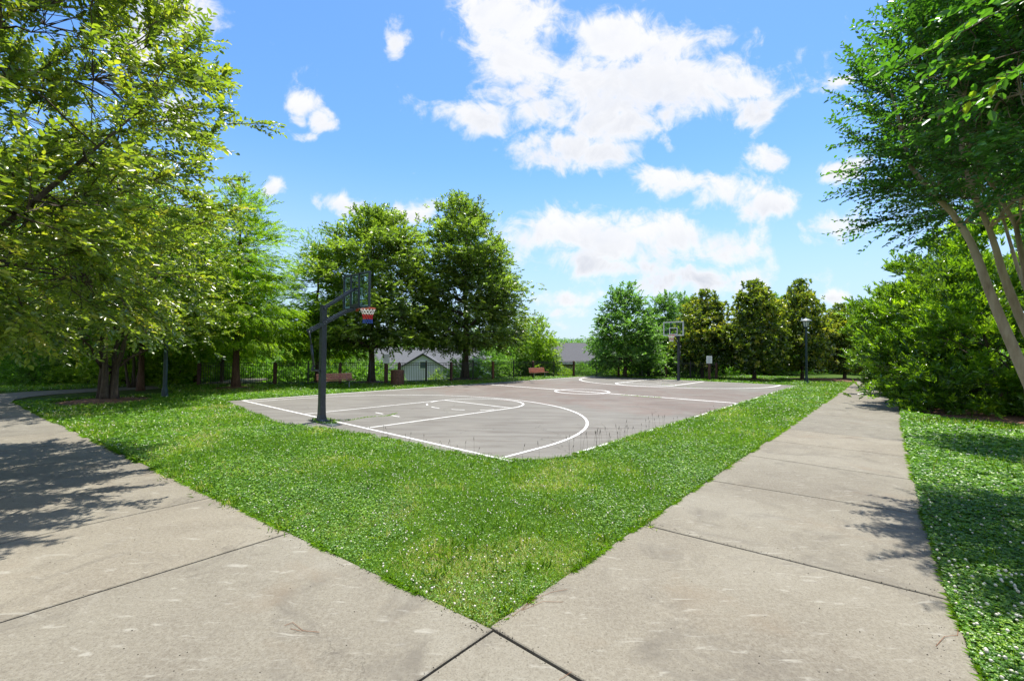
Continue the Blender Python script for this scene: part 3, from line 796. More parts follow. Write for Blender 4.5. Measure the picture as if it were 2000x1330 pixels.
for (pa, pb, n, sp) in [((9.92, -3.7), (9.92, 12), 500, .03), ((9.9, -3.8), (-8, -5.6), 500, .03), ((12.34, -5), (12.34, 12), 500, .05), ((9.95, -3.74), (12.3, -3.74), 120, .02), ((9.95, -3.8), (9.95, -6), 100, .02), ((9.95, -1.1), (12.3, -1.0), 90, .02)]:
    tt = rng.random(n) ** 1.5; cu.append(np.c_[pa[0] + (pb[0] - pa[0]) * tt + rng.normal(0, sp, n), pa[1] + (pb[1] - pa[1]) * tt + rng.normal(0, sp, n)])
cu.append(np.c_[rng.uniform(9.9, 12.3, 260), rng.uniform(-6, 8, 260)]); cu.append(np.c_[rng.uniform(-2, 9.9, 260), rng.uniform(-6.2, -4.2, 260)])
cu = np.concatenate(cu); k = in_walk(cu[:, 0], cu[:, 1]); cu = uv(cu[k, 0], cu[k, 1], .0015); ncu = len(cu)
oc8 = np.array([[1, 0, 0], [0, 1, 0], [-1, 0, 0], [0, -1, 0], [0, 0, .8], [0, 0, -.3]], float); of = np.array([[0, 1, 4], [1, 2, 4], [2, 3, 4], [3, 0, 4], [1, 0, 5], [2, 1, 5], [3, 2, 5], [0, 3, 5]])
V = cu[:, None] + oc8[None] * (rng.uniform(.0015, .006, (ncu, 1, 1)) * rng.uniform(.5, 1.4, (ncu, 6, 1)))
tag(fast_mesh('soil_crumbs', V.reshape(-1, 3), (np.arange(ncu)[:, None, None] * 6 + of[None]).reshape(-1, 3), M_DIRT), 'dark soil crumbs and grit strewn along the walk edges', 'debris', kind='stuff')

# pine straw rings under the trees
ms = MB()
for (mx, my, mr) in MULCH:
    k = 40; a = np.arange(k) / k * 2 * np.pi
    rr = mr * (0.85 + .3 * fbm(np.cos(a) * 2 + mx, np.sin(a) * 2 + my, 1.0, 7))
    V = [(mx, my, 0.10)] + [(mx + q * .5 * math.cos(t), my + q * .5 * math.sin(t), .055) for q, t in zip(rr, a)] + [(mx + q * math.cos(t), my + q * math.sin(t), -.025) for q, t in zip(rr, a)]
    ms.add(V, [(0, 1 + i, 1 + (i + 1) % k) for i in range(k)] + [(1 + i, 1 + k + i, 1 + k + (i + 1) % k, 1 + (i + 1) % k) for i in range(k)])
tag(ms.build('mulch', M_MULCH), 'reddish pine straw mulch ringed around tree trunks', 'mulch', kind='stuff')

# fallen pine needles on the concrete
def needle(name, P, label, rad=.0016):
    m_ = MB()
    for pts in P:
        m_.tube([(a, b, .004 + c) for a, b, c in pts], rad, 4)
    return tag(m_.build(name, M_NEEDLE), label, 'pine needle')
M_NEEDLE = simple('dead_needle', (0.26, 0.11, 0.05), 0.8)
def gp(x, y):
    d = MC.T @ np.array([(x - 1000) / F_PX, 1, -(y - 665) / F_PX]); t = -CAM_H / d[2]
    return (d[0] * t, d[1] * t)
def npx(*pts): return [(*gp(*p), .0 + .004 * (i % 2)) for i, p in enumerate(pts)]
needle('pine_needles', [npx((556, 1222), (572, 1217), (592, 1232), (624, 1236)), npx((567, 1228), (590, 1234))], 'rust coloured pine needle pair lying on the left walk')
needle('pine_needles', [npx((1018, 1192), (1050, 1168), (1080, 1156), (1108, 1152)), npx((1020, 1192), (1060, 1176), (1100, 1176)), npx((1000, 1205), (1030, 1180), (1045, 1165))], 'fan of pine needles beside the lawn tip on the right walk', .0013)
needle('pine_needles', [npx((1828, 1262), (1845, 1244), (1870, 1241), (1872, 1228))], 'bent dry pine needle near the right edge of the right walk')
needle('pine_needles', [npx((1092, 1328), (1104, 1322), (1116, 1312))], 'short pine needle on the corner slab by the joint', .0013)

# ================================================================== TREES
print('trees')
rng = np.random.default_rng(23)
def bez(p, q, sag=0.0, n=6, wob=0.0):
    p = np.array(p, float); q = np.array(q, float); t = np.linspace(0, 1, n)[:, None]
    mid = (p + q) / 2 + [0, 0, sag]
    P = (1 - t) ** 2 * p + 2 * t * (1 - t) * mid + t * t * q
    if wob: P[1:-1] += rng.normal(0, wob, (n - 2, 3))
    return P

def twigs_from(base, dirs, ln, nleaf, L, W, droop=0.0, fold=.25, kind=6, spread=.8, tipup=0.0, updn=.6, tint=(.5, .2), rosette=False, start=.12):
    """sprays of leaves: alternate leaves along each twig; returns leaf V,F,tint and the twig lines"""
    n = len(base)
    t = np.linspace(start, 1, nleaf)[None, :, None] + rng.uniform(-.03, .03, (n, nleaf, 1))
    if rosette: t = np.full((n, nleaf, 1), 1.0) - rng.uniform(0, .12, (n, nleaf, 1))
    ln_ = np.broadcast_to(ln, (n,))[:, None, None]
    side = unit(np.cross(dirs, np.array([0, 0, 1.0]) + rng.normal(0, .25, (n, 3))))
    curve = np.array([0, 0, -droop])
    P = base[:, None] + dirs[:, None] * t * ln_ + curve * (t ** 2) * ln_
    sg = np.where(np.arange(nleaf) % 2, 1.0, -1.0)[None, :, None]
    if rosette:
        D = unit(rng.normal(size=(n, nleaf, 3)) * .9 + dirs[:, None] * .9)
    else:
        D = unit(dirs[:, None] * (1 - spread * .5) + side[:, None] * sg * spread + rng.normal(0, .22, (n, nleaf, 3)) + np.array([0, 0, tipup]))
    Nn = unit(np.array([0, 0, 1.0]) * updn + rng.normal(0, .55, (n, nleaf, 3)))
    P = P.reshape(-1, 3); D = D.reshape(-1, 3); Nn = Nn.reshape(-1, 3); m_ = len(P)
    Ls = L * rng.uniform(.7, 1.2, m_); Ws = Ls * W
    V, Fa, k = leaf_vf(P, D, Nn, Ls, Ws, fold, kind, .12)
    tw = np.repeat(rng.normal(tint[0], tint[1], n), nleaf) + rng.normal(0, .12, m_)
    return V, Fa, np.repeat(np.clip(tw, 0, 1), k)

def sample_env(n, prof, shell=.55, lump=.22, ls=1.0, seed=0, top=None, keep=.0):
    """points inside a crown: prof = [(z, radius)...]"""
    z0, z1 = prof[0][0], prof[-1][0]; zs = np.array([p[0] for p in prof]); rs_ = np.array([p[1] for p in prof])
    o = []
    tot = 0
    while tot < n:
        k = n * 4
        z = rng.uniform(z0, z1, k); a = rng.uniform(0, 2 * np.pi, k); Rz = np.interp(z, zs, rs_)
        acc = rng.random(k) < (Rz / rs_.max()) ** 1.3
        lumpf = 1 + lump * 2 * (fbm(a / 6.283 * 256 * .03 * ls * 2, z * .55 * ls, 1.0, seed, 3) - .55)
        q = rng.random(k) ** shell
        r_ = Rz * lumpf * q
        p = np.stack([r_ * np.cos(a), r_ * np.sin(a), z], 1)
        if keep:
            g = fbm(p[:, 0] * .8 + p[:, 2] * .5, p[:, 1] * .8 + p[:, 2] * .7, ls, seed + 9, 2)
            acc &= g > keep
        p = p[acc]; o.append(p); tot += len(p)
    return np.concatenate(o)[:n]

def make_tree(name, prof, n_tw, nleaf, L, W, mat, bark, trunk_r, H, trunks=None, shell=.5, lump=.25, droop=.1, tw_len=.5, outw=.8, up=.3, seed=1, keep=.3, limbs=26,
              kind=4, rosette=False, spread=.8, tint=(.5, .2), off=(0, 0), layered=False, clump=9, csz=.45, lean=0.0, flat=1.0, tint_z=0.0, updn=.6, tipup=0.0):
    root = empty(name)
    # boughs: clump centres, sprays round each
    nc_ = max(4, n_tw // clump)
    cc = sample_env(nc_, prof, shell, lump, 1.0, seed, keep=keep)
    if layered: cc[:, 2] = np.round(cc[:, 2] / layered) * layered + rng.normal(0, .12 * layered, nc_) - .10 * np.hypot(cc[:, 0], cc[:, 1])
    ci = rng.integers(0, nc_, n_tw)
    base = cc[ci] + rng.normal(0, csz, (n_tw, 3)) * [1, 1, .42 * flat]
    zmid = (prof[0][0] + prof[-1][0]) / 2
    outd = unit(np.stack([base[:, 0], base[:, 1], (base[:, 2] - zmid) * .5], 1))
    dirs = unit(outd * outw + rng.normal(0, .5, (n_tw, 3)) * [1, 1, flat] + [0, 0, up])
    ln = tw_len * rng.uniform(.6, 1.3, n_tw)
    cl_t = rng.normal(0, .17, nc_)[ci]
    V, Fa, tn = twigs_from(base, dirs, ln, nleaf, L, W, droop, .25, kind, spread, tipup, updn, tint, rosette)
    kk = nleaf * (6 if kind == 6 else 4)
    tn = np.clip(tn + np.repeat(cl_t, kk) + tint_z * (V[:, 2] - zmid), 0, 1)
    V = V + [off[0], off[1], 0]
    fast_mesh('crown', V, Fa, mat, tn, root)
    # trunk(s) and limbs
    tb = MB()
    tr = trunks or [[(0, 0, -.3), (0.03, 0, H * .3), (-.05, .05, H * .6), (0, 0, H * .93)]]
    lines_ = []
    for pl in tr:
        P = np.array(pl, float); t = np.linspace(0, len(P) - 1, 14); i = np.minimum(t.astype(int), len(P) - 2); f_ = (t - i)[:, None]
        P = P[i] * (1 - f_) + P[i + 1] * f_; P[2:] += rng.normal(0, trunk_r * .12, P[2:].shape)
        tt_ = np.linspace(0, 1, 14)
        rad = trunk_r * (1 - .86 * tt_ ** .9); rad[0] *= 1.55; rad[1] *= 1.15
        V_, F_ = tube_vf(P, rad, 10); tb.add(V_, F_); lines_.append((P, rad))
    for c in cc[rng.permutation(nc_)[:limbs]]:
        c = c + [off[0], off[1], 0]
        P, rad = lines_[rng.integers(len(lines_))]
        d = np.linalg.norm(P[:, :2] - c[:2], axis=1)
        zt = c[2] - .55 * np.hypot(*(c[:2] - P[-1, :2])) if not layered else c[2] + .1
        i = int(np.clip(np.searchsorted(P[:, 2], zt), 3, 12))
        pts = bez(P[i], c, .12 * d[i] * (-1 if layered else .6), 7, .03)
        r0 = min(rad[i] * .55, trunk_r * .4)
        V_, F_ = tube_vf(pts, np.linspace(r0, r0 * .15, 7), 5); tb.add(V_, F_)
        for _ in range(3):
            j = rng.integers(2, 6); q = pts[j] + rdir(1)[0] * [.8, .8, .5] * min(1.2, d[i] * .4 + .2)
            V_, F_ = tube_vf(bez(pts[j], q, .05, 4, .02), np.linspace(r0 * .35, r0 * .08, 4), 4); tb.add(V_, F_)
    tb.build('trunk', bark, root, smooth=True)
    return root

# --- near broadleaf on the left whose boughs hang into the picture; its trunk stands just outside the frame
def spray_tree(name, base, limbs, leafmat, bark, L, W, tw_n, nleaf, tw_len, crown_pts, droop, seed, tint, twig_r=.003, updn=.6, spread=.8, outc=None, up=.0, kind=6, stems=None, stem_r=.1, jit=.35):
    root = empty(name, base)
    # crown_pts: array of clump centres (local); sprays are fans: a branchlet with side twigs
    n = len(crown_pts)
    oc = np.array(outc)
    od = unit(crown_pts - oc)
    bl = 0.75
    bd = unit(od * 1.0 + rng.normal(0, .45, (n, 3)) + [0, 0, up])
    bases = []; dirs = []
    twm = MB()
    for i in range(n):
        p = crown_pts[i]; d = bd[i]
        t = rng.random(tw_n) * 1.0
        b_ = p + d * (t * bl)[:, None]
        dd = unit(d * .9 + rng.normal(0, jit, (tw_n, 3)) + [0, 0, up * .6])
        bases.append(b_); dirs.append(dd)
        V_, F_ = tube_vf(np.array([p, p + d * bl * .5, p + d * bl]), [twig_r * 3, twig_r * 2, twig_r], 4, False); twm.add(V_, F_)
        for k in range(tw_n):
            V_, F_ = tube_vf(np.array([b_[k], b_[k] + dd[k] * tw_len * .5 - [0, 0, droop * tw_len * .25], b_[k] + dd[k] * tw_len - [0, 0, droop * tw_len]]), [twig_r, twig_r * .8, twig_r * .5], 3, False)
            twm.add(V_, F_)
    base_ = np.concatenate(bases); dirs_ = np.concatenate(dirs)
    V, Fa, tn = twigs_from(base_, dirs_, tw_len, nleaf, L, W, droop, .22, kind, spread, 0.0, updn, tint)
    cr = fast_mesh('crown', V, Fa, leafmat, tn, root)
    # limbs to clumps
    tb = MB(); L_ = []
    for pl, r0, r1 in stems:
        P = np.array(pl, float); m_ = 16; t = np.linspace(0, len(P) - 1, m_); i = np.minimum(t.astype(int), len(P) - 2); f_ = (t - i)[:, None]
        f_ = f_ * f_ * (3 - 2 * f_) * .35 + f_ * .65
        P = P[i] * (1 - f_) + P[i + 1] * f_
        rad = np.linspace(r0, r1, m_) * (1 + rng.normal(0, .04, m_)); V_, F_ = tube_vf(P, rad, 12); tb.add(V_, F_); L_.append((P, rad))
    allP = np.concatenate([a for a, b in L_]); allr = np.concatenate([b for a, b in L_])
    top = allP[:, 2] > allP[:, 2].max() * .35
    allP, allr = allP[top], allr[top]
    # hub points
    nh = max(6, n // 14); hubs = crown_pts[rng.permutation(n)[:nh]]
    hubs = hubs * .75 + oc * .25
    for h in hubs:
        s_ = allP + [0, 0, .0]; dd = np.linalg.norm(s_ - h, axis=1) + np.maximum(0, s_[:, 2] - h[2]) * 1.5
        i = dd.argmin(); q = bez(s_[i], h, .15, 7, .04); r0 = min(allr[i] * .6, .045)
        V_, F_ = tube_vf(q, np.linspace(r0, .012, 7), 6); tb.add(V_, F_)
    for i in range(n):
        j = np.linalg.norm(hubs - crown_pts[i], axis=1).argmin()
        V_, F_ = tube_vf(bez(hubs[j], crown_pts[i], .08, 5, .02), np.linspace(.007, twig_r * 1.6, 5), 4, False); tb.add(V_, F_)
    tk = tb.build('trunk', bark, root, smooth=True)
    twm.build('twigs', M_TWIG, tk)
    return root

def at(x, y, Y, z0=0):
    d = MC.T @ np.array([(x - 1000) / F_PX, 1, -(y - 665) / F_PX]); p = d * (Y / d[1]) + [0, 0, CAM_H]
    return p

# clump centres inside the silhouette of the near left tree, at real distances 4.5-11 m
def in_poly(px_, py_, poly):
    poly = np.array(poly, float); c = np.zeros(len(px_), bool); j = len(poly) - 1
    for i in range(len(poly)):
        xi, yi = poly[i]; xj, yj = poly[j]
        m_ = ((yi > py_) != (yj > py_)) & (px_ < (xj - xi) * (py_ - yi) / (yj - yi + 1e-9) + xi)
        c ^= m_; j = i
    return c

prof = [(2.5, 1.6), (2.8, 2.9), (3.4, 3.45), (5.0, 3.75), (6.6, 3.6), (8.0, 2.8), (9.2, 1.3), (9.7, .3)]
pts = sample_env(820, prof, .5, .26, 1.4, 3, keep=.37)
ex = sample_env(70, prof, .12, .1, 1.0, 4); ex[:, :2] *= 1.10
pts = np.concatenate([pts, ex]); pts[:, :2] += [.25, .55]
near = spray_tree('broadleaf_tree', (-9.2, 5.8, 0), None, L_NEAR, M_BARK, .092, .56, 12, 13, .46, pts, .12, 3, (.54, .24),
                  outc=(.6, .6, 4.2), up=.05, updn=.9, spread=.75,
                  stems=[([(0, 0, -.2), (.05, 0, 1.2), (.3, .3, 3.2), (.7, .6, 5.5), (.6, .7, 8.3)], .17, .02), ([(.05, 0, 1.1), (.9, .2, 2.6), (2.2, .6, 4.2), (3.3, .9, 5.6)], .08, .012),
                         ([(.05, .05, 1.2), (.2, 1.2, 2.8), (.6, 2.4, 4.4), (.8, 3.2, 6.2)], .08, .012), ([(0, 0, 1.3), (-.8, -.8, 3.0), (-1.4, -1.6, 5.2)], .11, .02)])
tag(near, 'nearest leafy tree at left, its yellow green boughs arching over the left walk', 'tree')

prof = [(3.85, 1.0), (4.2, 1.6), (4.9, 1.9), (5.7, 1.95), (6.6, 1.6), (7.6, 1.0), (8.1, .3)]
pts = sample_env(620, prof, .62, .2, 1.0, 5); pts[:, 0] += .30
B1 = np.array([6.75, 5.35, 0])
def loc(x, y, Y, B): return tuple(at(x, y, Y) - B)
cr1 = spray_tree('crape_myrtle', tuple(B1), None, L_CRP, M_CRAPE, .072, .5, 12, 15, .55, pts, .10, 5, (.34, .17), twig_r=.002, updn=.8, spread=.85, jit=.26,
                 outc=(0, .4, 4.2), up=.12,
                 stems=[([(0, 0, -.1), (-.1, .02, .8), loc(2005, 740, 5.4, B1), loc(1940, 590, 5.6, B1), loc(1900, 480, 5.8, B1), loc(1868, 425, 5.95, B1), (-1.1, .8, 4.6), (-1.3, .9, 5.9)], .072, .02),
                        ([(.05, .05, -.1), (.08, .1, .9), loc(2060, 740, 5.6, B1), loc(2000, 640, 5.75, B1), loc(1960, 540, 5.85, B1), loc(1938, 460, 5.9, B1), (-.6, .6, 4.6), (-.5, .6, 6.6)], .07, .02),
                        ([(.1, 0, -.1), (.2, .1, 1.4), loc(2022, 640, 6.2, B1), loc(2000, 520, 6.3, B1), loc(1984, 440, 6.4, B1), (-.1, 1.2, 5.6)], .06, .02),
                        ([(.1, -.05, -.1), (.5, -.1, 1.6), (1.0, -.3, 3.4), (1.2, -.4, 5.2)], .07, .02)])
tag(cr1, 'crape myrtle with several smooth bare tan stems leaning in at the right edge', 'tree')
prof = [(5.35, .7), (5.7, 1.2), (6.2, 1.5), (6.9, 1.5), (7.8, 1.0), (8.4, .3)]
pts = sample_env(300, prof, .55, .2, 1.0, 6); pts[:, :2] += [-.9, .5]
cr2 = spray_tree('crape_myrtle', (12.4, 10.0, 0), None, L_CRP, M_CRAPE, .075, .5, 12, 13, .55, pts, .10, 6, (.40, .17), twig_r=.003, updn=.8, spread=.85,
                 outc=(-.9, .5, 5.0), up=.12,
                 stems=[([(0, 0, -.1), (-.2, .1, 1.6), (-.7, .2, 3.4), (-1.3, .3, 5.4)], .08, .02), ([(.1, .1, -.1), (.3, .3, 2.0), (.1, .8, 4.2), (-.2, 1.0, 6.2)], .08, .02)])
tag(cr2, 'second crape myrtle farther along the right walk, its sprays reaching left against the sky', 'tree')
pts = np.array([[-1.85, .95, 4.35], [-1.45, .85, 4.7], [-1.9, 1.3, 4.9], [-1.2, .9, 4.1], [-1.0, 1.2, 4.5], [-1.5, 1.4, 4.3], [-2.1, 1.0, 4.75], [-.9, .9, 3.9], [-1.3, 1.1, 5.2], [-.7, .7, 4.6], [-1.6, .9, 5.3], [-.6, 1.1, 4.2]])
pts = pts + rng.normal(0, .08, pts.shape)
cr3 = spray_tree('overhanging_tree', (5.7, 2.1, 0), None, L_CRP, M_CRAPE, .088, .58, 6, 8, .34, pts, .15, 8, (.50, .2), twig_r=.002, updn=.8, spread=.8,
                 outc=(0, .3, 4.6), up=.0,
                 stems=[([(0, 0, -.1), (0, .1, 1.5), (-.2, .3, 3.0), (-.8, .7, 4.3)], .07, .02)])
tag(cr3, 'closest large leaved branches dipping into the top right corner', 'tree')

# --- tree behind: thick cluster of trunks in a straw ring
tA = make_tree('multi_trunk_tree', [(2.0, 2.6), (2.6, 4.0), (4, 4.6), (6, 4.4), (8, 3.2), (9.6, 1.0)], 3200, 15, .16, .5, L_NEAR, M_BARK, .135, 9,
               trunks=[[(-.22, 0, -.1), (-.20, 0, 1.3), (-.5, .1, 3.5), (-1.5, .2, 6)], [(.05, -.15, -.1), (.06, -.15, 1.5), (.0, -.2, 4), (0, -.2, 8)], [(.25, .05, -.1), (.28, .05, 1.4), (.9, .2, 3.6), (2.0, .5, 6)], [(.0, .28, -.1), (0, .3, 2), (.2, 1.2, 5)]],
               seed=12, tint=(.32, .18), tw_len=.6, clump=7, csz=.5)
put(tA, (-15.73, 17.08, 0), 0)
tag(tA, 'tree with a thick cluster of fused trunks in a straw ring on the left lawn', 'tree')

# --- feathery cypresses
cyp = make_tree('bald_cypress', [(2.3, 2.6), (3.4, 3.4), (5, 3.1), (7.5, 2.3), (10, 1.1), (11.2, .2)], 5000, 22, .115, .32, L_CYP, M_BARKR, .19, 11.3, seed=21, tint=(.55, .2), tw_len=.55,
                droop=.15, up=.0, clump=16, csz=.42, layered=.55, flat=.35, limbs=46, outw=1.1, kind=4, shell=.6, keep=.36, lump=.3)
put(cyp, (-14.66, 23.33, 0), 0)
tag(cyp, 'feathery light green cypress whose straight trunk stands before the left end of the fence', 'tree')
c2 = copy_tree(cyp); put(c2, (-12.6, 28.4, -.4), 2.1, (.85, .85, .90))
tag(c2, 'shorter feathery cypress behind the fence, right of the first cypress', 'tree')
c3 = copy_tree(cyp); put(c3, (-21.5, 30.0, -1), 4.0, 1.05)
tag(c3, 'feathery cypress half hidden behind the near left boughs, beyond the path', 'tree')

# --- two oaks behind the court
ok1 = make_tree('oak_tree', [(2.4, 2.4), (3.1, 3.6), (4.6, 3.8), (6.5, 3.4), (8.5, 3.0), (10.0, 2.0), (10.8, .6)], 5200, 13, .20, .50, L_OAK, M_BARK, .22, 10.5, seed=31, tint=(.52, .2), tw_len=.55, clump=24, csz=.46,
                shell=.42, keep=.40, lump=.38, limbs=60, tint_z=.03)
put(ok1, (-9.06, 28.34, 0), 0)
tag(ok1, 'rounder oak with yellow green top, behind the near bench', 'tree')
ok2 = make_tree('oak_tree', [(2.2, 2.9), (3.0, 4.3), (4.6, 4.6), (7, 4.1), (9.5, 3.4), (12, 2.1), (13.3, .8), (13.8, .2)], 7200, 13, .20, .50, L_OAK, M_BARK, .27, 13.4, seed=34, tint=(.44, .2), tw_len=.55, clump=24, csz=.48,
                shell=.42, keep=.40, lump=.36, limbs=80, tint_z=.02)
put(ok2, (-3.44, 32.27, 0), 0)
tag(ok2, 'tallest dark green oak at the middle of the fence, shading the court edge', 'tree')
# --- smaller one at its right, beyond the fence
sm = make_tree('young_tree', [(.6, 1.6), (1.6, 2.4), (3.4, 2.3), (5.0, 1.6), (6.4, .4)], 2300, 13, .16, .5, L_BUSH, M_BARK, .12, 6, seed=41, tint=(.3, .18), tw_len=.5, clump=10, csz=.4, keep=.33)
put(sm, (2.3, 39.5, -1.2), 0, (.85, .85, .98))
tag(sm, 'small loose green tree behind the far bench, right of the tall oak', 'tree')
# --- pyramidal tree
py = make_tree('pyramidal_tree', [(.9, 2.5), (2.0, 3.1), (3.6, 2.6), (5.4, 1.9), (7.0, 1.0), (8.1, .15)], 2600, 13, .20, .5, L_OAKB, M_BARK, .16, 7.6, seed=51, tint=(.55, .2), tw_len=.5, clump=20, csz=.36, keep=.38, lump=.36, shell=.45)
put(py, (9.51, 36.9, 0), 0)
tag(py, 'pyramidal tree at the fence bend, left of the far hoop', 'tree')
p2 = copy_tree(py); put(p2, (15.4, 44, -.8), 1.7, (.9, .9, 1.14)); tag(p2, 'narrow blue green tree top rising behind the far backboard', 'tree')
p3 = copy_tree(py); put(p3, (18.2, 46.5, -.8), 3.0, (.8, .8, 1.17)); tag(p3, 'narrow blue green tree top just left of the first magnolia', 'tree')
p4 = copy_tree(py); put(p4, (25.7, 44.5, -.8), 4.1, (1.0, 1.0, 1.18)); tag(p4, 'green tree top peeking over the middle magnolia', 'tree')
p5 = copy_tree(py); put(p5, (13.6, 41.5, -1.2), 5.0, (.85, .85, .75)); tag(p5, 'low leafy tree filling the gap between pyramidal tree and far hoop', 'tree')

# --- magnolias
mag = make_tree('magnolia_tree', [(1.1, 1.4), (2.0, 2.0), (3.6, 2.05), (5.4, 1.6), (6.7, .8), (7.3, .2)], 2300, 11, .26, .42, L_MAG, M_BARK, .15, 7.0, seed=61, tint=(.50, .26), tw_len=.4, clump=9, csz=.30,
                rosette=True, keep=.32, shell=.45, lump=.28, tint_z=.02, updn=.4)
put(mag, (18.96, 34.33, 0), 0, 1.0)
tag(mag, 'glossy magnolia with a straight dark trunk, left of the right lamp post', 'tree', 'magnolias beyond the far end of the court')
MG = [((15.9, 36.6, -.2), 1.9, (.98, .98, .97), 'glossy magnolia leaning against the fence end, behind the far sign'),
      ((23.3, 35.2, 0), 3.3, (.86, .86, 1.04), 'tallest dark magnolia directly behind the right lamp post'),
      ((27.3, 36.0, 0), 4.4, (.86, .86, .80), 'low spreading magnolia at the far end of the right walk')]
for l_, rz, s_, lb in MG:
    m_ = copy_tree(mag); put(m_, l_, rz, s_); tag(m_, lb, 'tree', 'magnolias beyond the far end of the court')

# --- big evergreen shrubs along the right walk
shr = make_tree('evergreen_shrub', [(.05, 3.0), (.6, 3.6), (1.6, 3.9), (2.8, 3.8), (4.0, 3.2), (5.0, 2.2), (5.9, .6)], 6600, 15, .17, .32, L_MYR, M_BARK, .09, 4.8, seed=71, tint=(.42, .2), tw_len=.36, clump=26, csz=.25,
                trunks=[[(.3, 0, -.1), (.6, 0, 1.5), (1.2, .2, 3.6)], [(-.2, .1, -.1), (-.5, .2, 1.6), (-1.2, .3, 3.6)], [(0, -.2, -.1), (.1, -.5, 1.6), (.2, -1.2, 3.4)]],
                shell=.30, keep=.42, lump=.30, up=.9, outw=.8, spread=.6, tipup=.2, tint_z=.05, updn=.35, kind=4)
put(shr, (*uv(15.25, 17.2)[:2], 0), 0, (1.05, 1.05, 1.2))
tag(shr, 'largest bright green shrub bulging over the right walk at the right edge', 'shrub', 'evergreen shrubs along the right walk')
SH = [((14.3, 23.6), 1.2, (.86, .86, 1.12), 'evergreen shrub just beyond the largest one, leaning over the walk'),
      ((13.0, 29.0), 2.6, (.84, .84, 1.10), 'farthest evergreen shrub along the right walk, beside the last magnolia'),
      ((19.8, 16.0), 4.0, (1.1, 1.1, 1.08), 'shrub mass mostly outside the right edge of the frame')]
for (a, b), rz, s_, lb in SH:
    m_ = copy_tree(shr); put(m_, (*uv(a, b)[:2], 0), rz, s_); tag(m_, lb, 'shrub', 'evergreen shrubs along the right walk')

# --- woodland at the left behind the path
wd1 = make_tree('woodland_tree', [(2.2, 2.2), (3.2, 3.4), (5.5, 3.8), (8, 3.2), (10, 1.6), (11, .4)], 3200, 14, .16, .5, L_DARK, M_BARK, .09, 10, seed=81, tint=(.42, .2), tw_len=.6, clump=9, csz=.5, keep=.3,
                trunks=[[(0, 0, -.2), (-.5, 0, 2.4), (-1.3, 0, 5.5)], [(.2, 0, -.2), (.15, 0, 3), (.3, .2, 7)], [(.35, .1, -.2), (1.0, .1, 2.5), (2.0, .2, 5.5)]], lump=.25)
WT = [((-22.2, 25.2, 0), 0, 1.0, 'slender multi stemmed tree beyond the path, nearest the left frame edge'),
      ((-19.9, 22.9, 0), 1.4, .9, 'slender multi stemmed tree just left of the thick trunk cluster'),
      ((-27.5, 28.5, -.2), 2.8, 1.1, 'woodland tree in the shaded far left background'),
      ((-24.5, 31.5, -.4), 3.9, 1.1, 'woodland tree deep behind the thick trunk cluster'),
      ((-18.2, 27.6, -.3), 5.1, .82, 'woodland tree just left of the fence end'),
      ((-33, 32, -.6), .7, 1.2, 'farthest left woodland tree')]
for k, (l_, rz, s_, lb) in enumerate(WT):
    m_ = wd1 if k == 0 else copy_tree(wd1); put(m_, l_, rz, s_); tag(m_, lb, 'tree', 'woodland trees beyond the left path')
st1 = make_tree('straight_trunk_tree', [(2.6, 1.8), (4, 2.8), (6, 2.6), (8, 1.5), (9, .3)], 1800, 14, .15, .5, L_DARK, M_BARKR, .15, 8.5, seed=83, tint=(.5, .2), tw_len=.6, clump=9, csz=.5)
put(st1, (-18.0, 22.6 - .4, 0), 0); st1.location = (*[float(q) for q in at(275, 740, 21.5)[:2]], 0)
tag(st1, 'single dark straight trunk tree between the trunk cluster and the left lamp post', 'tree')

# --- bushes
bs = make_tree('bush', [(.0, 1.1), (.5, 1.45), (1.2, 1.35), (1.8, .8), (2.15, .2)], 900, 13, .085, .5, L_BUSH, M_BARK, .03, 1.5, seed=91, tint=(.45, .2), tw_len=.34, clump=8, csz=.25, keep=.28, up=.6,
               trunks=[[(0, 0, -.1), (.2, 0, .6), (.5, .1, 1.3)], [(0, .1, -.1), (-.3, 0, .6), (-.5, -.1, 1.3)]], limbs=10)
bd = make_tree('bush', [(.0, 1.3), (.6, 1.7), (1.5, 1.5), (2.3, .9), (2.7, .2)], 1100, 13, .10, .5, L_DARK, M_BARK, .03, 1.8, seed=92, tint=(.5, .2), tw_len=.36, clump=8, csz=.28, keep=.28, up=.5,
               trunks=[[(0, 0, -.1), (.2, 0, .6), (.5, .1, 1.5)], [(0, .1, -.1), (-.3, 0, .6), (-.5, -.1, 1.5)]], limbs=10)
BL = []   # (proto, px x, depth, scale, label)
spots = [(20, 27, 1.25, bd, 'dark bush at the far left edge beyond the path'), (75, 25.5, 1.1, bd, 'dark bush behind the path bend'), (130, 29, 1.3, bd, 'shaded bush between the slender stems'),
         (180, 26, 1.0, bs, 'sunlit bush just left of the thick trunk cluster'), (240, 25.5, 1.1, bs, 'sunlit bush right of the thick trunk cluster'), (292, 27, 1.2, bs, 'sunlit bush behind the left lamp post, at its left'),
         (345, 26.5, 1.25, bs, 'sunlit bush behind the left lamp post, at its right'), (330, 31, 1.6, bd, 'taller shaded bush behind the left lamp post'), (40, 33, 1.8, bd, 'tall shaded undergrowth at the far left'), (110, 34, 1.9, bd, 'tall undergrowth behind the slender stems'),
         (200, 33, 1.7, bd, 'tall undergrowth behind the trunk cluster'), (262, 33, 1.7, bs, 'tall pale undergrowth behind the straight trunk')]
for k, (pxx, Y, s_, pr, lb) in enumerate(spots):
    X = (pxx - 1000) / F_PX * Y; BL.append((pr, X, Y, s_, lb))
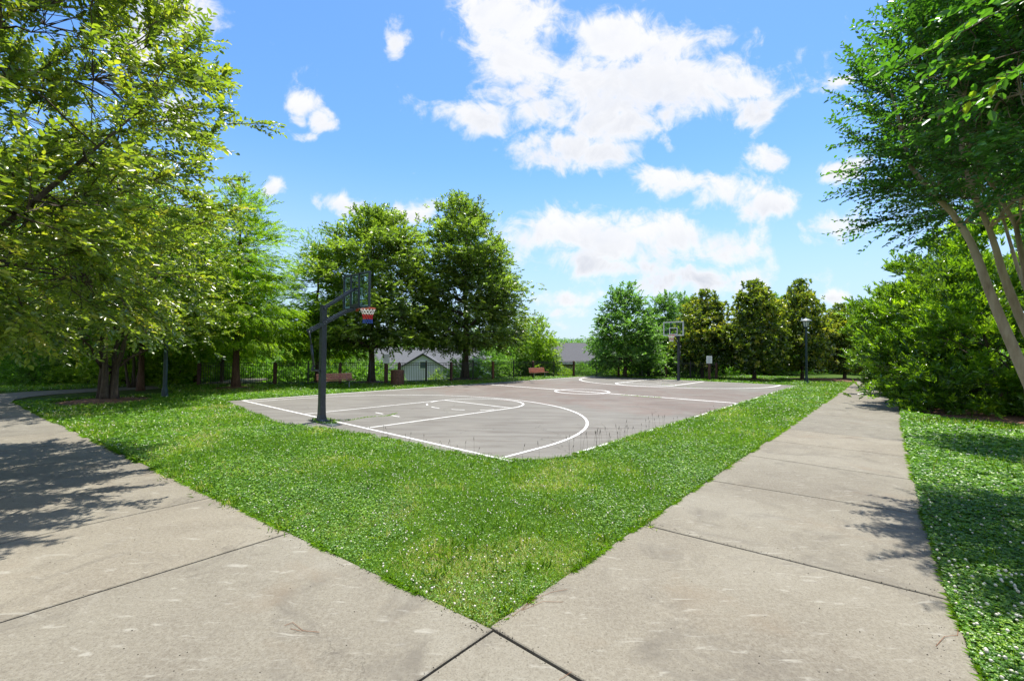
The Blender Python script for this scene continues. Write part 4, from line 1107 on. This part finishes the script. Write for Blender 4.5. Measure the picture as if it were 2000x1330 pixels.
fx = [(400, 29.5, 1.1), (440, 31, 1.3), (485, 30, 1.15), (520, 32, 1.3), (560, 30.5, 1.2), (600, 31, 1.3), (645, 30.5, 1.2), (690, 31, 1.2), (735, 33, 1.1), (955, 37, 1.1), (990, 39, 1.25), (1022, 41, 1.35),
      (1060, 40, 1.0), (1104, 41, .95), (1135, 41, 1.0), (1165, 42, 1.1), (1190, 43, 1.1), (1232, 42, 1.1), (1265, 41, 1.2), (1290, 41.5, 1.3), (1345, 42, 1.5), (1375, 41, 1.6), (905, 35.5, .9), (778, 33, .7), (872, 36, .9)]
place = ['first bush left of the leftmost fence post', 'bush seen through the fence below the cypress', 'bush behind the fence right of the cypress trunk', 'bush behind the second fence post', 'bush behind the fence left of the near hoop', 'bush behind the fence at the near hoop pole',
         'bush behind the near bench, left half', 'bush behind the near bench, right half', 'bush behind the first oak trunk', 'bright bush right of the tall oak trunk', 'bright bush behind the sunlit orange fence post', 'bush left of the far bench',
         'bush behind the far bench', 'yellow green bush below the grey roof, at its left', 'yellow green bush below the grey roof, at its middle', 'yellow green bush below the grey roof, at its right', 'bush left of the pyramidal tree', 'bush right of the pyramidal tree trunk', 'bush behind the fence left of the far hoop', 'bush behind the fence close to the far hoop',
         'bush just right of the far hoop pole', 'bush behind the far sign', 'bush behind the tall oak trunk', 'small bush behind the slatted bin', 'small bush between the blue house and the tall oak']
for (pxx, Y, s_), lb in zip(fx, place):
    Y = Y + 3.5 if Y < 34 else Y; s_ = s_ * 1.15 if pxx < 800 else (s_ * .62 if 1080 < pxx < 1180 else s_); X = (pxx - 1000) / F_PX * Y; BL.append((bs if (int(pxx) % 5) else bd, X, Y, s_, lb))
bk = [(1430, 44, 1.3, 'dark hedge bush between the first two magnolias'), (1500, 43, 1.4, 'dark hedge bush left of the right lamp post'), (1545, 46, 1.4, 'dark hedge bush behind the right lamp post'), (1610, 47, 1.2, 'hedge bush in front of the pale background at the end of the walk'), (1660, 46, 1.4, 'hedge bush right of the last magnolia trunk'), (1700, 44, 1.6, 'hedge bush behind the evergreen shrubs'), (1400, 48, 1.7, 'tall dark bush behind the fence end'), (1460, 50, 1.8, 'tall dark bush behind the second magnolia')]
for pxx, Y, s_, lb in bk:
    BL.append((bd, (pxx - 1000) / F_PX * Y, Y, s_, lb))
used = set()
for pr, X, Y, s_, lb in BL:
    o = pr if pr.name not in used else copy_tree(pr)
    used.add(pr.name)
    put(o, (X, Y, float(ground_z(X, Y)) - .05), rng.uniform(0, 6.28), s_ * np.array([rng.uniform(.9, 1.15), rng.uniform(.9, 1.15), rng.uniform(.85, 1.05)]) if False else s_)
    tag(o, lb, 'bush', 'bushes behind the fence and path')

# --- far wood on the hills
nfw = 60000
ang = rng.uniform(-1.1, 1.1, nfw); rr = rng.uniform(300, 1000, nfw) ** 1.0
fxw, fyw = rr * np.sin(ang), rr * np.cos(ang)
cg = fbm(fxw, fyw, 1 / 28., 5, 3)
P = np.stack([fxw, fyw, ground_z(fxw, fyw) + (3 + 9 * cg) * rng.random(nfw) ** .6], 1)
v_, f_, _ = leaf_vf(P, rdir(nfw) + [0, 0, .4], rdir(nfw), 3.4, .9, .2, 4)
tag(fast_mesh('distant_wood', v_, f_, L_DARK, np.repeat(np.clip(rng.normal(.4, .2, nfw), 0, 1), 4)), 'distant wooded ridge on the horizon', 'woods', kind='stuff')

# ================================================================== FENCE
fe = empty('metal_fence', (float(FENCE[0, 0]), float(FENCE[0, 1]), 0))
tag(fe, 'black metal picket fence with brown timber posts behind the court', 'fence')
f0 = FENCE[0]
FH = 1.27
for i in range(len(FENCE)):
    p = FENCE[i]; nx = FENCE[min(i + 1, len(FENCE) - 1)] - FENCE[max(i - 1, 0)]; ang = math.atan2(nx[1], nx[0])
    z = -0.03
    m_ = MB(); h_ = 1.46
    m_.box((p[0] - f0[0], p[1] - f0[1], z + h_ / 2 - .1), (.15, .15, h_ - .2), ang)
    m_.lathe([(.075 * 1.414, 0), (.05 * 1.414, .05), (.022, .085)], (p[0] - f0[0], p[1] - f0[1], z + h_ - .2), 4, rot=ang + math.pi / 4)
    po = m_.build('post', M_WOODPOST, fe)
    if i == 5:  # this post's sunlit look is painted into its base colour
        po.data.materials[0] = simple('sunlit_orange_post', (0.20, 0.075, 0.035), 0.7, var=0.2, scale=12, bmp=.3); po['label'] = 'brown timber post with sunlight put into its colour'
for i in range(len(FENCE) - 1):
    a, b = FENCE[i] - f0, FENCE[i + 1] - f0; d = b - a; L_ = np.linalg.norm(d); d /= L_; ang = math.atan2(d[1], d[0])
    m_ = MB()
    for zz in (.12, FH - .16, FH - .03):
        c = (a + b) / 2; m_.box((c[0], c[1], zz), (L_ - .16, .032, .032), ang)
    k = int((L_ - .2) / .115)
    for j in range(k + 1):
        q = a + d * (.1 + (L_ - .2) * j / k)
        m_.box((q[0], q[1], FH / 2 + .015), (.017, .017, FH - .06), ang)
    m_.build('picket_panel', M_FENCE, fe)
    q = (a + b) / 2; m2 = MB(); m2.box((q[0], q[1], (FH + .1) / 2), (.065, .065, FH + .1), ang); m2.box((q[0], q[1], FH + .11), (.08, .08, .02), ang)
    m2.build('mid_post', M_FENCE, fe)

# ================================================================== BASKETBALL HOOPS (local: +y into the court, x across)
def make_hoop():
    root = empty('basketball_hoop')
    PT = 3.27
    m_ = MB()
    prof_ = [(-.0, .105), (.10, .098), (.22, .088), (PT, .082)]
    # square flared pole
    V = []; 
    for z, hw in [(0.02, .130), (.05, .110), (.18, .088), (.5, .079), (PT, .072)]:
        V += [(-hw, -hw, z), (hw, -hw, z), (hw, hw, z), (-hw, hw, z)]
    Fa = [(i * 4 + j, i * 4 + (j + 1) % 4, i * 4 + 4 + (j + 1) % 4, i * 4 + 4 + j) for i in range(4) for j in range(4)] + [(3, 2, 1, 0), (16, 17, 18, 19)]
    m_.add(V, Fa); pole = m_.build('pole', M_POLE, root, bevel=.008)
    c_ = MB().box((0, 0, PT + .008), (.165, .165, .016)).build('pole_cap', M_POLE, pole, bevel=.004)
    bp = MB(); bp.box((0, 0, .012), (.44, .44, .022))
    for sx in (-1, 1):
        bp.add([(sx * .006 - .0, -.20, .024), (sx * .012, -.20, .024), (sx * .012, -.10, .15), (sx * .006, -.10, .15)], [(0, 1, 2, 3)])
        for sy in (-1, 1):
            bp.lathe([(.022, 0), (.022, .02), (.010, .022), (.010, .06)], (sx * .18, sy * .18, .023), 6)
    bp.build('base_plate', M_POLE, root)
    # lower arms: a pair of bars, kinked up to the board foot
    for sx in (-1, 1):
        a = MB(); x_ = sx * .098
        a.bar((x_, -.42, 2.52), (x_, .62, 3.14), .03, .085)
        a.bar((x_, .60, 3.13), (x_, .93, 3.25), .0295, .075)
        a.build('lower_arm', M_POLE, root, bevel=.004)
        a = MB(); a.bar((x_, -.02, PT - .08), (x_, .93, 3.86), .03, .07)
        a.build('upper_arm', M_POLE, root, bevel=.004)
    for y_, z_ in [(-.02, 2.75), (.04, 2.81), (.2, 2.9), (.9, 3.24), (-.36, 2.56), (-.01, PT - .08), (.9, 3.82)]:
        MB().tube([(-.122, y_, z_), (.122, y_, z_)], .011, 8).build('bolt', M_GALV, root)
    # adjusting strut at the back with its handle
    ac = MB(); ac.tube([(0, -.40, 2.54), (0, -.33, 2.15)], .022, 10); ac.tube([(0, -.33, 2.15), (0, -.245, 1.52)], .034, 10)
    ac.build('adjuster', M_POLE, root, smooth=True)
    hb = MB(); hb.bar((0, -.30, 1.46), (0, -.08, 1.42), .05, .05); hb.bar((0, -.26, 1.56), (0, -.30, 1.42), .05, .05); hb.build('adjuster_bracket', M_POLE, root, bevel=.003)
    # backboard
    bb = empty('backboard'); bb.parent = root
    y0 = 1.0; zb, zt = 3.27, 4.33; wd = .76
    fr = MB()
    t_ = .045
    for z in (zb + t_ / 2, zt - t_ / 2): fr.box((0, y0, z), (2 * wd, .064, t_))
    for sx in (-1, 1): fr.box((sx * (wd - t_ / 2), y0, (zb + zt) / 2), (t_, .0635, zt - zb - 2 * t_))
    fr.build('board_frame', M_POLE if False else M_FRAME, bb, bevel=.004)
    MB().box((0, y0 + .012, (zb + zt) / 2), (2 * wd - 2 * t_, .012, zt - zb - 2 * t_)).build('glass_pane', M_GLASS, bb)
    sp = MB()
    for sx in (-1, 1): sp.box((sx * .235, y0 - .045, (zb + zt) / 2), (.05, .05, zt - zb - .01))
    sp.box((0, y0 - .045, 3.86), (.42, .04, .05)); sp.box((0, y0 - .045, 3.36), (.42, .04, .10))
    sp.build('board_brace', M_POLE, bb, bevel=.003)
    tg = MB(); yy = y0 + .0205
    for z in (3.40, 3.86): tg.box((0, yy, z), (.61, .003, .05))
    for sx in (-1, 1): tg.box((sx * .28, yy, 3.63), (.05, .0028, .41))
    for z in (zb + .065, zt - .065): tg.box((0, yy, z), (2 * wd - .1, .003, .035))
    for sx in (-1, 1): tg.box((sx * (wd - .066), yy, (zb + zt) / 2), (.035, .0028, zt - zb - .17))
    tg.build('target_square', M_WHITE, bb)
    # rim
    rc = (0, y0 + .165 + .228, 3.31)
    rm = MB(); a = np.linspace(0, 2 * np.pi, 41)
    rm.tube([(rc[0] + .2285 * math.cos(t), rc[1] + .2285 * math.sin(t), rc[2]) for t in a], .0095, 8)
    rm.box((0, y0 + .075, rc[2] - .02), (.16, .11, .03)); rm.box((0, y0 + .032, rc[2] - .05), (.15, .02, .13))
    for sx in (-1, 1): rm.bar((sx * .06, y0 + .10, rc[2] - .03), (sx * .16, rc[1] - .15, rc[2] - .004), .012, .012)
    for k in range(12):
        t = k / 12 * 6.283; rm.tube([(rc[0] + .222 * math.cos(t), rc[1] + .222 * math.sin(t), rc[2] - .008), (rc[0] + .218 * math.cos(t), rc[1] + .218 * math.sin(t), rc[2] - .026)], .005, 5)
    rim = rm.build('rim', M_RIM, bb, smooth=False)
    # net: criss-crossing cords in white, red and blue bands
    nt = MB(); lv = [(.02, .222), (.11, .185), (.19, .158), (.27, .142), (.34, .136), (.41, .142), (.46, .150)]
    n_ = 12
    for k in range(len(lv) - 1):
        mi = 0 if k < 2 else (1 if k < 4 else 2)
        (d0, r0), (d1, r1) = lv[k], lv[k + 1]
        for j in range(n_):
            for s_ in (-1, 1):
                t0 = (j + .5 * (k % 2)) / n_ * 6.283; t1 = (j + .5 * (k % 2) + s_ * .5) / n_ * 6.283
                nt.tube([(rc[0] + r0 * math.cos(t0), rc[1] + r0 * math.sin(t0), rc[2] - d0), (rc[0] + r1 * math.cos(t1), rc[1] + r1 * math.sin(t1), rc[2] - d1)], .009, 4, False, mi)
    nt.build('net', [M_NETW, M_NETR, M_NETB], rim)
    return root
M_FRAME = simple('dark_board_frame', (0.05, 0.065, 0.085), 0.4, 0.1, .15)
h1 = make_hoop()
hp = uv(-.15, -.22)
put(h1, (float(hp[0]), float(hp[1]), 0), -YAW)
tag(h1, 'near basketball hoop seen from behind, charcoal pole, orange rim and red white and blue net', 'basketball hoop', 'basketball hoops at the ends of the court')
h2 = copy_tree(h1); hp = uv(-.16, 27.0)
put(h2, (float(hp[0]), float(hp[1]), 0), -YAW + math.pi)
tag(h2, 'far basketball hoop facing the camera in front of the magnolias', 'basketball hoop', 'basketball hoops at the ends of the court')
for ch in h2.children_recursive:      # the far one is lighter: pale frame and all-white net, as in the photo
    if ch.name.startswith('board_frame'):
        ch.data = ch.data.copy(); ch.data.materials[0] = simple('pale_board_frame', (.55, .58, .58), .4, .2, .08); ch['label'] = 'pale grey board frame'
    if ch.name.startswith('net'):
        ch.data = ch.data.copy(); ch.data.materials[1] = simple('faded_cord', (.70, .45, .42), .8, var=.1); ch.data.materials[2] = M_NETW; ch['label'] = 'faded pale net'

# ================================================================== BENCHES
def make_bench():
    root = empty('park_bench'); W_ = 1.95      # local: x along, +y front
    se = MB()
    for k in range(4): se.box((0, .12 + k * .105, .44 + .012 * k), (W_, .092, .035), M=None)
    se.build('seat', M_BENCH, root, bevel=.006)
    bk_ = MB()
    for k in range(3):
        z = .55 + k * .112; M_ = np.array(Matrix.Rotation(R(12), 3, 'X'))
        bk_.box((0, .045 - (z - .5) * .21, z), (W_, .032, .098), M=M_)
    bk_.build('backrest', M_BENCH, root, bevel=.006)
    for sx in (-.68, .68):
        lg = MB(); lg.box((sx, .28, .205), (.05, .07, .42)); lg.box((sx, .28, .012), (.09, .34, .02)); lg.bar((sx, .50, .435), (sx, .02, .405), .045, .03); lg.bar((sx, .055, .41), (sx, -.075, .86), .045, .03)
        lg.build('leg', M_GALV, root, bevel=.004)
    return root
b1 = make_bench()
BRZ = math.atan2(cy_, sy_) + math.pi     # along the sideline, facing the court
def bench_at(o, x, y, dz=0):
    put(o, (x, y, -.03 + dz), math.atan2(-math.cos(YAW), -math.sin(YAW)))
bench_at(b1, -9.42, 23.35)
tag(b1, 'near park bench with reddish timber slats, behind the near hoop pole', 'bench', 'park benches beside the court')
b2 = copy_tree(b1); bench_at(b2, 1.93, 34.2)
tag(b2, 'far park bench with reddish timber slats, right of the tall oak', 'bench', 'park benches beside the court')

# ================================================================== LITTER BIN
bn = empty('litter_bin', (-6.76, 25.95, -.03))
tag(bn, 'round brown litter bin clad in upright timber slats by the fence', 'litter bin')
sl = MB()
for k in range(18):
    t = k / 18 * 6.283; M_ = np.array([[-math.sin(t), -math.cos(t), 0], [math.cos(t), -math.sin(t), 0], [0, 0, 1]])
    sl.box((.37 * math.cos(t), .37 * math.sin(t), .44), (.115, .025, .84), M=M_)
sl.build('slats', M_CAN, bn, bevel=.004)
MB().lathe([(.345, .05), (.345, .84)], n=24).build('liner', M_FENCE, bn)
li = MB(); li.lathe([(.40, .855), (.40, .885), (.33, .925), (.20, .93), (.19, .90)], n=24); li.build('lid', M_CAN, bn, smooth=False)

# ================================================================== RULES BOARDS
def rules_board(loc_, rz, label, dz=0.0):
    r_ = empty('notice_board', loc_, rz); tag(r_, label, 'sign', 'notice boards beside the court')
    MB().box((0, 0, .62), (.20, .20, 1.24)).build('post', M_WOODPOST, r_, bevel=.008)
    m_ = MB(); m_.box((0, .02, 1.50), (.045, .02, .62)); m_.box((0, 0, 1.25), (.10, .10, .03)); m_.build('bracket', M_FENCE, r_)
    pn = MB().box((0, -.02, 1.56), (.40, .012, .56)).build('sign_panel', M_WHITE, r_, bevel=.004)
    tx = MB()
    for k in range(9): tx.box(((-.02, .0, .01)[k % 3], -.0272, 1.76 - k * .048), ((.26, .30, .24)[k % 3], .002, .014))
    tx.build('printing', M_INK, pn)
    return r_
s1 = rules_board((-7.76, 27.1, -.03), R(14), 'white notice board on a brown post left of the litter bin')
s2 = rules_board((14.94, 33.2, -.03), R(-24), 'white notice board on a brown post right of the far hoop')

# ================================================================== LAMP POSTS
def make_lamp():
    r_ = empty('lamp_post')
    m_ = MB(); m_.lathe([(.17, 0), (.17, .05), (.12, .10), (.105, .35), (.085, .42), (.078, .5), (.066, 3.78), (.085, 3.80), (.085, 3.86)], n=16)
    m_.build('post', M_LAMP, r_, smooth=False)
    hd = MB(); hd.lathe([(.05, 3.86), (.13, 3.92), (.15, 3.97)], n=8)
    for k in range(8):
        t = k / 8 * 6.283; hd.bar((.15 * math.cos(t), .15 * math.sin(t), 3.96), (.235 * math.cos(t), .235 * math.sin(t), 4.36), .02, .02)
    hd.lathe([(.245, 4.345), (.245, 4.375)], n=8)
    hd.build('lantern_frame', M_LAMP, r_)
    MB().lathe([(.135, 3.965), (.222, 4.345)], n=8).build('lantern_glass', M_LGLASS, r_)
    MB().lathe([(.37, 4.376), (.36, 4.40), (.22, 4.49), (.08, 4.555), (.03, 4.58), (.035, 4.62), (.01, 4.66)], n=16).build('lantern_cap', simple('pale_green_cap', (.16, .20, .20), .5), r_, smooth=False)
    return r_
l1 = make_lamp(); put(l1, (20.88, 31.1, -.03), 0)
tag(l1, 'slim dark green lamp post with a flared lantern beside the far corner of the court', 'lamp post', 'lamp posts beside the walks')
l2 = copy_tree(l1); put(l2, (-14.46, 18.33, -.03), 0)
tag(l2, 'lamp post on the left lawn with its lantern lost in the boughs', 'lamp post', 'lamp posts beside the walks')

# ================================================================== HOUSES beyond the fence, on lower ground
def siding(name, c, sc=9.0):
    m_, t = new_mat(name)
    s = t.node('ShaderNodeSeparateXYZ', {0: obj_coord(t)}).outputs
    saw = t.m('FRACT', t.m('MULTIPLY', s[2], 6.0))
    n = t.noise(obj_coord(t), 1.2, 4)
    c2 = t.mix(t.rng(n.outputs[0], .3, .7), tuple(x * .9 for x in c), c)
    c3 = t.mix(t.rng(saw, .90, .97, 0, .35), c2, tuple(x * .5 for x in c))
    out(t, t.node('ShaderNodeBsdfPrincipled', {'Base Color': c3, 'Roughness': .7, 'Normal': bump(t, saw, .5, .03)}).outputs[0])
    return m_
def shingle(name, c):
    m_, t = new_mat(name); co = obj_coord(t)
    br = t.node('ShaderNodeTexBrick', {'Vector': co, 'Scale': 3.0, 'Color1': (*c, 1), 'Color2': (*[x * .8 for x in c], 1), 'Mortar': (*[x * .62 for x in c], 1), 'Mortar Size': .02, 'Brick Width': .4, 'Row Height': .25})
    n = t.noise(co, .9, 5, .6); k = t.mix(t.rng(n.outputs[0], .35, .65, 0, .45), br.outputs[0], tuple(x * .72 for x in c))
    out(t, t.node('ShaderNodeBsdfPrincipled', {'Base Color': k, 'Roughness': .95}).outputs[0])
    return m_
def house(name, loc_, rz, w_, d_, base, eave, ridge, wall_m, roof_m, label, windows=(), gables=(), over=.4):
    r_ = empty(name, loc_, rz); tag(r_, label, 'house')
    m_ = MB(); x, y = w_ / 2, d_ / 2
    V = [(-x, -y, base), (x, -y, base), (x, y, base), (-x, y, base), (-x, -y, eave), (x, -y, eave), (x, y, eave), (-x, y, eave), (-x, 0, ridge - .15), (x, 0, ridge - .15)]
    m_.add(V, [(0, 1, 5, 4), (2, 3, 7, 6), (1, 2, 6, 9, 5), (3, 0, 4, 8, 7), (3, 2, 1, 0)])
    m_.build('wall', wall_m, r_)
    rf = MB(); t_ = .12; sl_ = (ridge - eave) / y; xo = x + over; yo = y + over; ze = eave - over * sl_
    V = [(-xo, -yo, ze), (xo, -yo, ze), (xo, 0, ridge), (-xo, 0, ridge), (-xo, yo, ze), (xo, yo, ze)]
    V = V + [(a, b, c + t_) for a, b, c in V]
    rf.add(V, [(6, 7, 8, 9), (9, 8, 11, 10), (0, 3, 2, 1), (3, 4, 5, 2), (0, 1, 7, 6), (4, 10, 11, 5), (1, 2, 8, 7), (2, 5, 11, 8), (0, 6, 9, 3), (3, 9, 10, 4)])
    rf.build('roof', roof_m, r_)
    fs = MB(); fs.box((0, -yo - .015, ze + .0), (2 * xo, .03, .20)); fs.build('fascia', M_WHITE, r_)
    for (wx, wz, ww, wh, yy) in windows:
        f_ = MB(); 
        for sx in (-1, 1): f_.box((wx + sx * (ww / 2), yy - .04, wz), (.09, .08, wh + .09))
        for sz in (-1, 0, 1): f_.box((wx, yy - .04, wz + sz * wh / 2), (ww - .09, .079, .09 if sz else .05))
        wo = f_.build('window', M_WHITE, r_)
        MB().box((wx, yy - .015, wz), (ww - .05, .02, wh - .05)).build('pane', M_HGLASS, wo)
    for (gx_, gw, gd, gz0, ge, gr, gy0, wm) in gables:    # a front gable block
        g_ = MB(); a = gw / 2; yf = gy0 - gd
        V = [(gx_ - a, yf, gz0), (gx_ + a, yf, gz0), (gx_ + a, gy0, gz0), (gx_ - a, gy0, gz0), (gx_ - a, yf, ge), (gx_ + a, yf, ge), (gx_ + a, gy0, ge), (gx_ - a, gy0, ge), (gx_, yf, gr - .1)]
        g_.add(V, [(0, 1, 5, 8, 4), (1, 2, 6, 5), (3, 0, 4, 7)]); g_.build('gable_wall', wm, r_)
        q = MB(); s2_ = (gr - ge) / a; ao = a + .3; zz = ge - .3 * s2_; y1 = yf - .3; y2_ = gy0 + y * .9
        V = [(gx_ - ao, y1, zz), (gx_, y1, gr), (gx_ + ao, y1, zz), (gx_ - ao, y2_, zz), (gx_, y2_, gr), (gx_ + ao, y2_, zz)]
        V = V + [(a_, b2, c + .12) for a_, b2, c in V]
        q.add(V, [(6, 7, 10, 9), (7, 8, 11, 10), (0, 3, 4, 1), (1, 4, 5, 2), (0, 1, 7, 6), (1, 2, 8, 7), (0, 6, 9, 3), (2, 5, 11, 8)])
        q.build('gable_roof', roof_m, r_)
    return r_
M_HGLASS = simple('house_glass', (.10, .14, .18), .12, var=.1, spec=.8)
W_BLUE = siding('pale_blue_siding', (.56, .57, .80)); W_WHITE = siding('white_siding', (.68, .66, .84)); W_TAN = siding('taupe_siding', (.20, .17, .15))
RF_G = shingle('grey_shingles', (.12, .125, .135)); RF_B = shingle('brown_grey_shingles', (.105, .105, .112))
Yh = 50
hA = house('blue_house', ((815 - 1000) / F_PX * Yh, Yh + 4, -4.0), R(6), 11.0, 8, 0, 4.3, 6.4, W_BLUE, RF_G, 'pale blue sided house with white gable seen through the fence below the oaks',
           windows=[(-3.4, 2.4, .9, 1.3, -4.0), (3.9, 2.3, .9, 1.3, -4.0), (.4, 4.5, .7, .8, -5.6), (-.9, 2.2, .9, 1.3, -5.6), (1.7, 2.2, .9, 1.3, -5.6)], gables=[(.4, 5.2, 1.6, 0, 4.1, 5.7, -4.0, W_WHITE)])
hC = house('brown_roofed_house', ((893 - 1000) / F_PX * 60, 60, -3.2), R(80), 9, 9, 0, 4.2, 6.6, W_WHITE, RF_B, 'house with a brownish sloping gable roof just left of the tall oak trunk')
hB = house('grey_roofed_house', ((1140 - 1000) / F_PX * 56, 60, -3.2), R(-3), 8.6, 9, 0, 4.05, 6.4, W_TAN, RF_B, 'low house with a broad plain grey roof right of the far bench',
           windows=[(-2.4, 2.6, 1.0, 1.2, -4.5), (1.6, 2.6, 1.0, 1.2, -4.5)])
# pale boundary fence beyond the end of the walk
pf_ = MB()
for k in range(26): pf_.box((k * .31, 0, .8), (.29, .03, 1.6 + .02 * (k % 2)))
for z in (.4, 1.25): pf_.box((3.9, .03, z), (8.0, .03, .09))
po = pf_.build('panel_fence', simple('blue_grey_boards', (.34, .42, .46), .8)); po.location = (32.5, 50, -.9); po.rotation_euler = (0, 0, R(-8))
tag(po, 'pale blue grey board fence glimpsed past the last magnolia', 'fence')
print('done')
